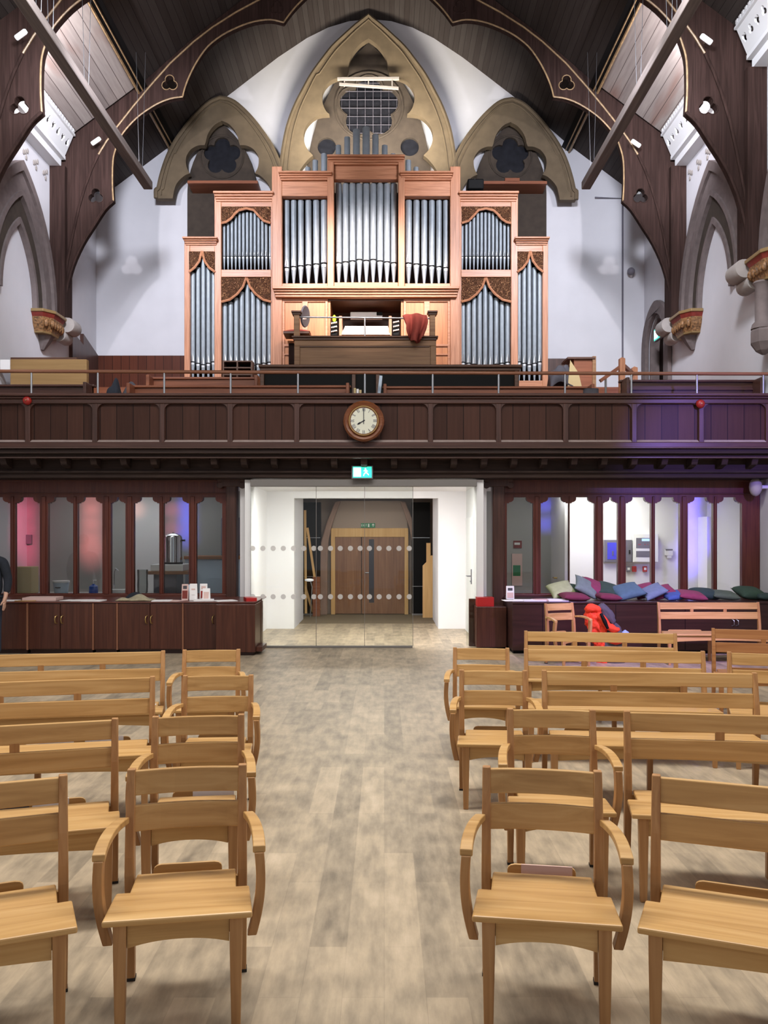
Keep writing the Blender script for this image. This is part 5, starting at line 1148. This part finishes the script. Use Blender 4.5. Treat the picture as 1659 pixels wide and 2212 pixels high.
# ================================================================== chairs and benches (seats face the camera)
def post_y(z):
    P_ = [(0, .0), (.22, -.015), (.40, -.032), (.46, -.034), (.62, -.02), (.83, .012)]
    for (z0, a), (z1, b) in zip(P_, P_[1:]):
        if z0 <= z <= z1: return a+(b-a)*(z-z0)/(z1-z0)
    return .012
def seatpiece(hw, arms, dark=False):
    """returns list of (name, MB, material, bevel, smooth) for a seat of half width hw between post centres"""
    ox_, oz_ = (M['oakd'], M['oakd']) if dark else (M['oakx'], M['oakz'])
    out = []
    for s in (-1, 1):
        m = MB(); secs = []
        for z, w, d in ((0, .030, .034), (.22, .035, .048), (.36, .037, .050), (.43, .037, .052), (.50, .036, .050), (.62, .035, .044), (.83, .032, .03)):
            y = post_y(z); x = s*hw
            secs.append([(x-w/2, y-d/2, z), (x+w/2, y-d/2, z), (x+w/2, y+d/2, z), (x-w/2, y+d/2, z)])
        m.sweep(secs); out.append(('back_post', m, oz_, .004, False))
        m = MB().box(s*hw-.017, s*hw+.017, -.019, .019, 0, .012); out.append(('glide', m, M['foot'], 0, False))
    n = 2 if hw < .4 else 10
    for z0, z1 in ((.728, .822), (.592, .690)):
        m = MB(); secs = []
        N = 8
        for i in range(N+1):
            u = -1+2*i/N; x = u*(hw-.014); b = .022*(1-u*u) if hw < .4 else .012*(1-u*u)
            ya, yb = post_y(z0)+b, post_y(z1)+b
            secs.append([(x, ya-.011, z0), (x, ya+.011, z0), (x, yb+.011, z1), (x, yb-.011, z1)])
        m.sweep(secs); out.append(('back_slat', m, ox_, .004, False))
    if hw > .4:
        for s in (-1, 1):
            x = s*hw/3; y = post_y(.71)+.012*.89
            out.append(('back_muntin', MB().box(x-.022, x+.022, y-.009, y+.009, .68, .735), oz_, 0, False))
        out.append(('centre_leg', MB().box(-.018, .018, -.052, -.016, 0, .40), oz_, .003, False))
    o = hw+.040
    L = [(-o, -.43), (o, -.43), (o-.012, -.20), (hw-.022, -.20), (hw-.026, -.03), (-hw+.026, -.03), (-hw+.022, -.20), (-o+.012, -.20)]
    m = MB().poly(L, .402, .425, plane='xy'); out.append(('seat', m, ox_, .006, False))
    for s in (-1, 1):
        m = MB(); x = s*(hw-.018); secs = []
        for z, w, y in ((0, .032, -.402), (.30, .044, -.395), (.402, .046, -.392)):
            secs.append([(x-w/2, y-w/2, z), (x+w/2, y-w/2, z), (x+w/2, y+w/2, z), (x-w/2, y+w/2, z)])
        m.sweep(secs); out.append(('front_leg', m, oz_, .004, False))
        m = MB().bar((s*(hw-.045), -.38, .368), (s*(hw-.045), -.045, .368), .02, .062); out.append(('side_apron', m, ox_, 0, False))
    a = hw-.042; zc = .314
    A = [(-a, .402), (a, .402), (a, zc)]+[(a*(1-2*i/14), zc+.022*(1-(abs(1-2*i/14))**2.2)) for i in range(1, 14)]+[(-a, zc)]
    out.append(('front_apron', MB().poly(A, -.402, -.38), ox_, 0, False))
    out.append(('rear_apron', MB().box(-hw+.017, hw-.017, -.045, -.025, .33, .40), ox_, 0, False))
    spans = [(-.62*hw, .62*hw)] if hw < .4 else [(-.80*hw, -.12*hw), (.12*hw, .80*hw)]
    for x0, x1 in spans:
        R_ = [(x0, .33), (x1, .33), (x1, .415)]+[(x1-.03+.03*math.cos(t), .415+.022*math.sin(t)) for t in (.5, 1.0, PI/2)]+[(x0+.03-.03*math.cos(t), .415+.022*math.sin(t)) for t in (PI/2, 1.0, .5)]+[(x0, .415)]
        m = MB().poly(R_, .024, .036); m.box(x0, x1, -.025, .026, .33, .342); out.append(('book_rack', m, ox_, .002, False))
    if arms:
        for s in (-1, 1):
            m = MB(); secs = []
            for t in [i/10 for i in range(11)]:
                x = s*(hw+.022+.042*math.sin(t*PI/2)); y = -.035-.31*t; z = .640-.028*t*t+.012*math.sin(PI*t); w = .040+.006*t
                secs.append([(x-w/2, y, z-.013), (x+w/2, y, z-.013), (x+w/2, y, z+.013), (x-w/2, y, z+.013)])
            m.sweep(secs); out.append(('arm', m, ox_, .004, False))
            m = MB(); secs = []
            for t in [i/12 for i in range(13)]:
                z = .602-.315*t; x = s*(hw+.064+.010*math.sin(t*PI)-.026*t**2); y = -.325+.03*t; w = .034; d = .056-.008*t
                secs.append([(x-w/2, y-d/2, z), (x+w/2, y-d/2, z), (x+w/2, y+d/2, z), (x-w/2, y+d/2, z)])
            m.sweep(secs); out.append(('arm_support', m, oz_, .004, False))
    return out
def make(name, hw, arms, dark=False):
    r = root(name, 'x', 'chair' if arms else 'bench', (0, 0, 0), local=True)
    for nm, m, mt, bv, sm in seatpiece(hw, arms, dark): m.build(nm, mt, r, bevel=bv, smooth=sm)
    return r
protos = {}
def place(kind, x, y, deg, label, group):
    if kind not in protos:
        protos[kind] = make({'a': 'armchair', 'b': 'bench', 'd': 'bench'}[kind], .217 if kind == 'a' else .705, kind == 'a', kind == 'd'); o = protos[kind]
    else: o = copy_tree(protos[kind])
    o.location = (x, y, 0); o.rotation_euler = (0, 0, math.radians(deg)); o['label'] = label; o['group'] = group
    return o
ga, gb = 'oak armchairs along the aisle', 'oak benches in rows'
for x, y, d, l in (
    (.624, 3.285, -8.5, 'oak armchair nearest the camera on the right side of the aisle'),
    (-.787, 3.315, 9, 'oak armchair nearest the camera on the left side of the aisle'),
    (.892, 4.425, -4, 'oak armchair in the second row right of the aisle'),
    (-.957, 4.27, 7, 'oak armchair in the second row left of the aisle, leaflet on its rack'),
    (.752, 5.72, -4, 'oak armchair in the third row right of the aisle'),
    (-1.106, 5.515, 4, 'oak armchair in the third row left of the aisle'),
    (.805, 6.885, -5, 'oak armchair in the back row right of the aisle, near the doors'),
    (-1.413, 6.775, 5, 'oak armchair in the back row left of the aisle, near the cabinets'),
    (2.44, 11.55, 22, 'oak armchair tinted purple standing alone against the dark right counter')):
    place('a', x, y, d, l, ga)
def bench(side, x, y, deg, label, kind='b'):
    a = math.radians(deg); s = 1 if side == 'L' else -1     # side: which end the point marks
    place(kind, x+s*.705*math.cos(a), y+s*.705*math.sin(a), deg, label, gb)
bench('L', 1.05, 3.20, -21, 'oak bench nearest the camera at the right edge of the photo')
bench('R', -1.24, 3.20, 22, 'oak bench nearest the camera at the left edge of the photo')
bench('L', 1.283, 4.38, -8, 'oak bench in the second row at the right edge of the photo')
bench('R', -1.365, 4.20, 16, 'oak bench in the second row at the left edge, leaflets on its rack')
bench('L', 1.105, 5.72, -4.4, 'oak bench in the third row right, with three slots in its back all in view')
bench('R', -1.53, 5.47, 11.5, 'oak bench in the third row left of the aisle armchair')
bench('L', 1.17, 6.84, -6.5, 'oak bench in the fourth row right beside the back row armchair')
bench('R', -1.79, 6.705, 9, 'oak bench in the back row left, in front of the handled cabinets')
bench('L', 1.39, 8.13, -8, 'oak bench standing farthest back on the right, behind the fourth row')
bench('L', 3.32, 8.36, -14, 'darker brown oak bench at the right edge of the photo', 'd')
bench('L', 2.765, 6.64, -16, 'oak bench behind and right of the third row, cut by the right edge')
bench('L', 2.70, 5.53, -13, 'oak bench end touching the third row bench, cut by the right edge')
bench('L', 3.88, 11.72, 0, 'oak bench tinted purple standing against the dark right counter')
# leaflets on the racks
def leaf(x, y, deg, dx_, w, h, label, mat='paper', z=.437):
    a = math.radians(deg); px_, py_ = x+dx_*math.cos(a)-.014*math.sin(a), y+dx_*math.sin(a)+.014*math.cos(a)
    m = MB().box(-w/2, w/2, -.003, .003, 0, h); r = Matrix.Translation((px_, py_, z-h+.006)) @ Matrix.Rotation(a, 4, 'Z'); m.v = [tuple(r @ Vector(v)) for v in m.v]
    return m.build('leaflet', M[mat], label=label, cat='leaflet', group='leaflets in the chair racks')
leaf(-.957, 4.27, 7, .075, .21, .10, 'white leaflet standing in the rack of the second left armchair')
c_ = (-1.365-.705*math.cos(math.radians(16)), 4.20-.705*math.sin(math.radians(16)))
leaf(c_[0], c_[1], 16, .40, .17, .105, 'right white leaflet on the second left bench rack', 'paper')
leaf(c_[0], c_[1], 16, .22, .16, .10, 'dark printed leaflet between the two white ones on the second left bench', 'greycloth')
leaf(c_[0], c_[1], 16, -.10, .17, .10, 'left white leaflet on the second left bench at the photo edge', 'paper')
c_ = (-1.53-.705*math.cos(math.radians(11.5)), 5.47-.705*math.sin(math.radians(11.5)))
leaf(c_[0], c_[1], 11.5, .40, .24, .10, 'white leaflet in the rack of the third left bench'); leaf(c_[0], c_[1], 11.5, .10, .22, .095, 'white leaflet further left in the rack of the third left bench')
leaf(.624, 3.285, -8.5, .02, .20, .085, 'pale pink leaflet behind the seat of the nearest right armchair', 'pinkpaper')
MB().box(-1.98, -1.80, 6.38, 6.55, .426, .432).build('open_booklet', M['paper'], label='white booklet lying on the seat end of the back left bench', cat='booklet')
# ================================================================== hanging beams and spotlights
for x, lb in ((-4.67, 'long grey beam hanging on wires over the left of the hall'), (3.99, 'long grey beam hanging on wires over the right of the hall')):
    b = root('hanging_beam', lb, 'beam', (x, 11, 8.62), 'hanging beams')
    MB().box(x-.09, x+.09, 4.0, 16.4, 8.62, 8.78).build('beam', M['barw'], b, bevel=.02)
    for i, y in enumerate((6.5, 11.2, 11.6, 13.0, 15.9)):
        for dx_ in (-.03, .03): MB().tube([(x+dx_, y, 8.77), (x+dx_*3, y, 11.05 if abs(x-AX) > 4.3 else 11.1)], .004, 5).build('wire', M['steel'], b)
for px_, py_, Y, s, lb in ((207, 305, 16.75, -1, 'white spotlight on the left of the farther roof truss'), (1374, 310, 16.75, 1, 'white spotlight on the right of the farther roof truss'), (45, 75, 13.2, -1, 'white spotlight on the left of the nearer roof truss'), (1526, 85, 13.2, 1, 'white spotlight on the right of the nearer roof truss')):
    q = Vector(at(px_, py_, Y)); f = root('spotlight', lb, 'spotlight', tuple(q), 'white spotlights on the roof trusses')
    d = Vector((-s*.8, -.15, .45)).normalized()
    MB().tube([q-d*.10, q-d*.085, q+d*.085, q+d*.10], [.036, .042, .042, .036], 14).build('housing', M['lampwhite'], f, smooth=True)
    MB().tube([q+d*.095, q+d*.108], [.03, .03], 12).build('lens', M['exitw'], f)
    MB().tube([q, q+Vector((s*.02, .13, .02))], .018, 6).build('bracket', M['steel'], f)
    spot('truss_glow', tuple(q+d*.2-Vector((0, .05, 0))), tuple(q+d*1.0+Vector((0, .12, .1))), 9, 110, (1.0, .82, .75), .9, .04)
# odds and ends on the walls
ss = root('wall_sensor', 'small dark sensor on a bracket high on the right gable wall', 'sensor', at(1363, 588, 19.4))
q = at(1363, 586, 19.45)
MB().sphere(q, .09, .09, .09, 14, 8).build('dome', M['panelgrey'], ss, smooth=True); MB().tube([q, (q[0]+.05, YB, q[2]-.08)], .03, 8).build('bracket', M['white'], ss)
MB().tube([(XX(1345, YB-.03), YB-.03, 4.5), (XX(1345, YB-.03), YB-.03, ZZ(430, YB)), (XX(1285, YB-.03), YB-.03, ZZ(428, YB))], .022, 6).build('conduit', M['panelgrey'], label='thin grey conduit pipe on the gable wall right of the organ', cat='pipe')
se = root('exit_sign', 'lit green exit sign beside the stone doorway on the right wall', 'sign', (6.0, 18.05, ZZ(730, 18.0)))
zc = ZZ(718, 18.05)
MB().box(5.98, 6.04, 17.75, 18.38, zc-.14, zc+.14).build('sign_box', M['panelgrey'], se, bevel=.006)
MB().box(5.972, 5.99, 17.78, 18.35, zc-.12, zc+.12).build('lit_panel', M['exitg'], se)
MB().box(5.968, 5.99, 18.1, 18.32, zc-.09, zc+.09).build('door_symbol', M['exitw'], se)
m = MB(); m.bar((5.97, 17.86, zc-.07), (5.97, 17.93, zc+.02), .04, .006, (1, 0, 0)).bar((5.97, 17.93, zc+.02), (5.97, 18.0, zc-.08), .04, .006, (1, 0, 0)).bar((5.97, 17.93, zc), (5.97, 17.95, zc+.05), .06, .006, (1, 0, 0)); m.sphere((5.97, 17.96, zc+.085), .006, .028, .028, 8, 6)
m.build('running_figure', M['exitw'], se)
MB().tube([(6.02, 18.05, zc+.14), (6.13, 18.05, zc+.2)], .015, 6).build('bracket', M['steel'], se)
ds = root('wall_ornament', 'pale rounded plaster ornament on the right wall at the end of the glazed screen', 'lamp', at(1632, 1053, 13.3))  # plaster ornament shaped like a corbel, gives no light
q = at(1632, 1052, 13.3)
MB().sphere(q, .1, .1, .15, 14, 9).build('ornament_body', M['stone4'], ds, smooth=True); MB().tube([q, (XR, 13.3, q[2])], .03, 8).build('bracket', M['white'], ds)
# ================================================================== cushions on the right counter
def pillow(cx_, cy_, sz, th, tilt, roll, rz, mat, label, edge=None, z=None):
    m = MB(); n = 15
    def f(sg):
        def fn(a, b):
            u, v = 2*a-1, 2*b-1
            k = 1-.10*(1-v*v)*abs(u)**3; l = 1-.10*(1-u*u)*abs(v)**3
            t = th*(max(0, (1-u**4)*(1-v**4)))**.55*(1-.25*u*u*v*v)
            return (u*sz*k, v*sz*l, sg*t)
        return fn
    m.grid(f(1), n, n); k = len(m.v); m.grid(f(-1), n, n)
    sz *= .88; tilt *= .75; roll *= .62
    r = Matrix.Rotation(math.radians(rz), 4, 'Z') @ Matrix.Rotation(math.radians(tilt), 4, 'X') @ Matrix.Rotation(math.radians(roll), 4, 'Y')
    vs = [r @ Vector(v) for v in m.v]; zm = min(v.z for v in vs)
    z0 = TZ if z is None else z
    m.v = [(v.x+cx_, v.y+cy_, v.z-zm+z0+.001) for v in vs]
    o = m.build('cushion', mat, smooth='all', label=label, cat='cushion', group='cushions on the right counter')
    bm = bmesh.new(); bm.from_mesh(o.data); bmesh.ops.remove_doubles(bm, verts=bm.verts, dist=.0005); bmesh.ops.recalc_face_normals(bm, faces=bm.faces); bm.to_mesh(o.data); bm.free()
    for p in o.data.polygons: p.use_smooth = True
    return o
CM = {k: plain('cushion_'+k, c, .9, noise=.08, nscale=18) for k, c in dict(lime='a6b080', maroon='6e2a3e', dgreen='32493a', sage='6f8078', rose='813550', teal='4e6b78', slate='6b7c90', blue='3e5690', pine='2d4240', moss='52604f').items()}
for px_, Y, sz, th, ti, ro, rz, c, l in (
    (1212, 12.98, .20, .07, 38, -24, 12, 'lime', 'lime green cushion at the left end of the row'),
    (1240, 12.62, .21, .055, 5, 4, 4, 'maroon', 'flat maroon cushion in front of the lime green one'),
    (1243, 12.98, .18, .07, 30, 22, -8, 'dgreen', 'dark green cushion just right of the lime one'),
    (1266, 12.84, .20, .06, 40, 52, -14, 'sage', 'sage grey cushion propped upright near the left end'),
    (1287, 12.95, .21, .065, 36, 40, -6, 'rose', 'tall rose red cushion leaning on the sage grey one'),
    (1313, 12.62, .18, .05, 4, 6, 6, 'maroon', 'small dark maroon cushion lying flat in front'),
    (1318, 12.95, .20, .07, 30, 30, -10, 'dgreen', 'dark green cushion leaning right of the rose red one'),
    (1355, 12.80, .23, .07, 26, -22, 10, 'teal', 'large teal blue cushion in the middle of the row'),
    (1392, 12.98, .19, .06, 34, -24, 8, 'rose', 'rose cushion behind the teal blue one'),
    (1410, 12.76, .19, .055, 22, -40, 10, 'slate', 'slate blue cushion tilted next to the teal one'),
    (1430, 12.88, .19, .06, 24, -28, 6, 'rose', 'rose red cushion right of the slate blue one'),
    (1457, 12.72, .19, .05, 14, -12, 8, 'blue', 'royal blue cushion lying low in the right half'),
    (1492, 12.70, .22, .055, 12, 10, -4, 'rose', 'flat rose red cushion right of the royal blue one'),
    (1524, 12.92, .21, .065, 16, 6, 6, 'pine', 'dark pine green cushion before the last pane but one'),
    (1564, 12.85, .21, .055, 10, 8, -6, 'moss', 'grey moss green cushion lying flat before the last pane'),
    (1619, 12.9, .21, .075, 20, 4, 6, 'dgreen', 'plump dark green cushion by the right end post'),
    (1655, 12.75, .18, .05, 4, 2, 0, 'pine', 'dark cushion cut by the right edge of the photo')):
    pillow(XX(px_, Y), Y, sz, th, ti, ro, rz, CM[c], l)
# ================================================================== orange jacket over a rucksack
JY = 11.55
jx = lambda p: XX(p, JY); jz = lambda p: ZZ(p, JY)
jr = root('orange_jacket', 'bright orange waterproof jacket with grey lining slung beside the purple tinted armchair', 'jacket', (jx(1300), JY, 0))
def blob(cx_, cy_, wx_, wy_, z0, z1, prof, lean=0, wob=.02, sd=0):
    def fn(u, v):
        a = 2*PI*u; h = z0+(z1-z0)*v
        p = prof[0][1]
        for (t0, r0), (t1, r1) in zip(prof, prof[1:]):
            if t0 <= v <= t1: p = r0+(r1-r0)*(v-t0)/(t1-t0)
        k = 1+wob/.1*math.sin(5*a+sd+3*v)*.12+.08*math.sin(3*a-4*v+sd)
        return (cx_+lean*v+p*wx_*k*math.cos(a), cy_+p*wy_*k*math.sin(a), h)
    return MB().grid(fn, 26, 18, True)
tx = bpy.data.textures.new('wrinkles', 'CLOUDS'); tx.noise_scale = .07; tx.noise_depth = 2
def cloth_mods(o, s=.05):
    m_ = o.modifiers.new('sub', 'SUBSURF'); m_.levels = 1; m_.render_levels = 2
    m_ = o.modifiers.new('wrinkle', 'DISPLACE'); m_.texture = tx; m_.strength = s; m_.mid_level = .5; m_.texture_coords = 'LOCAL'; return o
cloth_mods(blob(jx(1302), JY, .15, .12, .0, .80, [(0, .55), (.2, .5), (.4, .62), (.65, 1.0), (.82, 1.02), (.93, .8), (1, .05)], -.13).build('coat_body', M['orange'], jr, smooth='all'), .07)
cloth_mods(MB().tube([at(1264, 1322, JY-.04), at(1276, 1310, JY-.07), at(1291, 1316, JY-.06), at(1296, 1330, JY-.05)], [.05, .075, .07, .04], 12).build('hood', M['orange'], jr, smooth='all'), .05)
cloth_mods(MB().tube([at(1290, 1322, JY-.1), at(1306, 1345, JY-.14), at(1322, 1362, JY-.14), at(1342, 1360, JY-.12)], [.05, .06, .055, .03], 12).build('sleeve', M['orange'], jr, smooth='all'), .05)
cloth_mods(MB().tube([at(1290, 1308, JY+.02), at(1304, 1315, JY-.04), at(1316, 1330, JY-.07), at(1328, 1350, JY-.07)], [.05, .075, .075, .04], 12).build('grey_lining', M['greycloth'], jr, smooth='all'), .05)
MB().tube([at(1298, 1325, JY-.17), at(1306, 1342, JY-.2), at(1313, 1358, JY-.2)], [.02, .03, .02], 8).build('dark_strap', M['black'], jr, smooth=True)
rk = root('rucksack', 'grey and orange rucksack under the bright orange jacket', 'bag', (jx(1326), JY+.02, 0))
blob(jx(1328), JY+.02, .17, .13, .0, .60, [(0, .8), (.1, 1), (.5, .95), (.85, .7), (1, .05)], -.05, sd=4).build('bag_body', M['greycloth'], rk, smooth='all')
blob(jx(1326), JY-.10, .12, .07, .26, .42, [(0, .1), (.2, .9), (.7, 1), (1, .05)], -.03, sd=3).build('front_pocket', M['orange'], rk, smooth='all')
blob(jx(1349), JY-.03, .06, .06, .30, .46, [(0, .2), (.3, 1), (.8, .8), (1, .05)], 0, sd=5).build('water_bottle', plain('pale_blue_cloth', '8fa5d8', .6), rk, smooth='all')
# ================================================================== person at the left edge
pr = root('person', 'person in dark jacket standing at the left edge, only one arm in the photo', 'person', (-5.60, 11.75, 0))
def skin(name, mat, pts, edges, parent, root_i=0, sub=2):
    me = bpy.data.meshes.new(name); me.from_pydata([p[:3] for p in pts], edges, []); me.materials.append(mat)
    o = link(bpy.data.objects.new(name, me)); o.parent = parent; ORG[o.name] = ORG[parent.name]
    o.modifiers.new('skin', 'SKIN')
    for i, p in enumerate(pts):
        sv = me.skin_vertices[0].data[i]; sv.radius = (p[3], p[4] if len(p) > 4 else p[3]); sv.use_root = (i == root_i)
    md = o.modifiers.new('sub', 'SUBSURF'); md.levels = sub; md.render_levels = sub
    o.modifiers['skin'].use_smooth_shade = True
    return o
B = [(0, 0, .96, .13, .10), (0, 0, 1.12, .12, .09), (0, .0, 1.30, .14, .10), (0, 0, 1.42, .12, .08), (0, 0, 1.50, .055), (0, -.02, 1.58, .07, .085), (0, -.02, 1.67, .078, .095), (0, -.01, 1.75, .05, .06), (0, -.115, 1.635, .016)]
E = [(0, 1), (1, 2), (2, 3), (3, 4), (4, 5), (5, 6), (6, 7), (5, 8)]
for s in (-1, 1):
    n = len(B); B += [(s*.19, 0, 1.41, .055), (s*.25, .02, 1.14, .042), (s*.26, -.06, .92, .03), (s*.255, -.09, .845, .032, .018)]
    E += [(3, n), (n, n+1), (n+1, n+2), (n+2, n+3)]
    for k, (dy, ln, r) in enumerate(((-.035, .085, .008), (-.012, .095, .009), (.012, .09, .009), (.034, .07, .008))):
        q = len(B); B += [(s*.255, -.09+dy, .80, r), (s*.25, -.085+dy, .80-ln*.5, r), (s*.238, -.08+dy, .80-ln*.95, r*.8)]; E += [(n+3, q), (q, q+1), (q+1, q+2)]
    q = len(B); B += [(s*.235, -.125, .83, .010), (s*.225, -.14, .79, .008)]; E += [(n+3, q), (q, q+1)]
    n = len(B); B += [(s*.09, 0, .88, .085), (s*.10, -.01, .50, .055), (s*.10, .02, .10, .038), (s*.105, -.12, .035, .04, .03)]
    E += [(0, n), (n, n+1), (n+1, n+2), (n+2, n+3)]
skin('body', M['skin'], B, E, pr)
Jk = [(0, 0, .86, .20, .14), (0, 0, 1.1, .20, .13), (0, 0, 1.3, .19, .13), (0, 0, 1.43, .13, .09), (0, 0, 1.49, .075)]
Ej = [(0, 1), (1, 2), (2, 3), (3, 4)]
for s in (-1, 1):
    n = len(Jk); Jk += [(s*.20, 0, 1.41, .075), (s*.26, .02, 1.14, .062), (s*.268, -.05, .95, .048)]; Ej += [(3, n), (n, n+1), (n+1, n+2)]
skin('jacket', M['navy'], Jk, Ej, pr)
T = [(0, 0, .95, .15, .12)]; Et = []
for s in (-1, 1):
    n = len(T); T += [(s*.09, 0, .86, .105), (s*.10, -.01, .50, .075), (s*.10, .02, .09, .06)]; Et += [(0, n), (n, n+1), (n+1, n+2)]
skin('trousers', M['denim'], T, Et, pr)
for s in (-1, 1): skin('shoe', M['black'], [(s*.10, .05, .05, .05, .045), (s*.105, -.08, .045, .05, .04), (s*.108, -.17, .035, .04, .03)], [(0, 1), (1, 2)], pr)
hm = MB(); hm.sphere((-5.60, 11.75+.012, 1.70), .092, .105, .095, 18, 12); hm.f = [f for f in hm.f if sum(hm.v[i][2] for i in f)/4 > 1.70 or sum(hm.v[i][1] for i in f)/4 > 11.77]
hm.build('hair', M['hair'], pr, smooth='all', solid=.015)
for s in (-1, 1):
    MB().sphere((-5.60+s*.032, 11.75-.105, 1.66), .012, .008, .008, 10, 6).build('eye', M['black'], pr, smooth=True)
    MB().sphere((-5.60+s*.083, 11.75-.005, 1.645), .012, .02, .032, 10, 7).build('ear', M['skin'], pr, smooth=True)
MB().sphere((-5.60, 11.75-.098, 1.59), .026, .008, .006, 10, 6).build('mouth', M['redpaint'], pr, smooth=True)
# ================================================================== unseen coloured spots added for reflections in the panes, then two coloured floods
def wash(px_, ys, power, col, ang, Y=15.8, Y0=13.85):
    for y in ys: spot('reflection_wash', (XX(px_, Y), Y0, 2.57), at(px_, y, Y), power*3.6, ang, col, 1.0, .1)
for y_ in (1090, 1120, 1150, 1180, 1205): spot('reflection_wash', (-5.9, 13.85, 2.57), at(50, y_, 15.62), 200, 19, (1, .10, .24), 1.0, .1)
wash(197, (1085, 1115, 1145, 1175, 1195), 52, (1, .22, .22), 17)
wash(296, (1100,), 30, (1, .4, .3), 14)
wash(404, (1085, 1110, 1135, 1160), 95, (.10, .10, 1), 13)
wash(372, (1100, 1140), 40, (1, .15, .35), 12)
wash(1178, (1090, 1130), 110, (.08, .08, 1), 11)
wash(1212, (1170,), 40, (1, .2, .15), 12)
wash(1498, (1080, 1110, 1140, 1170, 1200), 210, (.12, .07, 1), 14, 15.6)
spot('violet_flood', (5.6, 6.5, 4.4), (5.2, 12.7, 3.1), 1700, 30, (.30, .20, 1.0), .9, .1)
spot('purple_flood', (3.9, 7.0, 4.4), (3.7, 11.7, .55), 2200, 40, (.52, .33, 1.0), .9, .1)
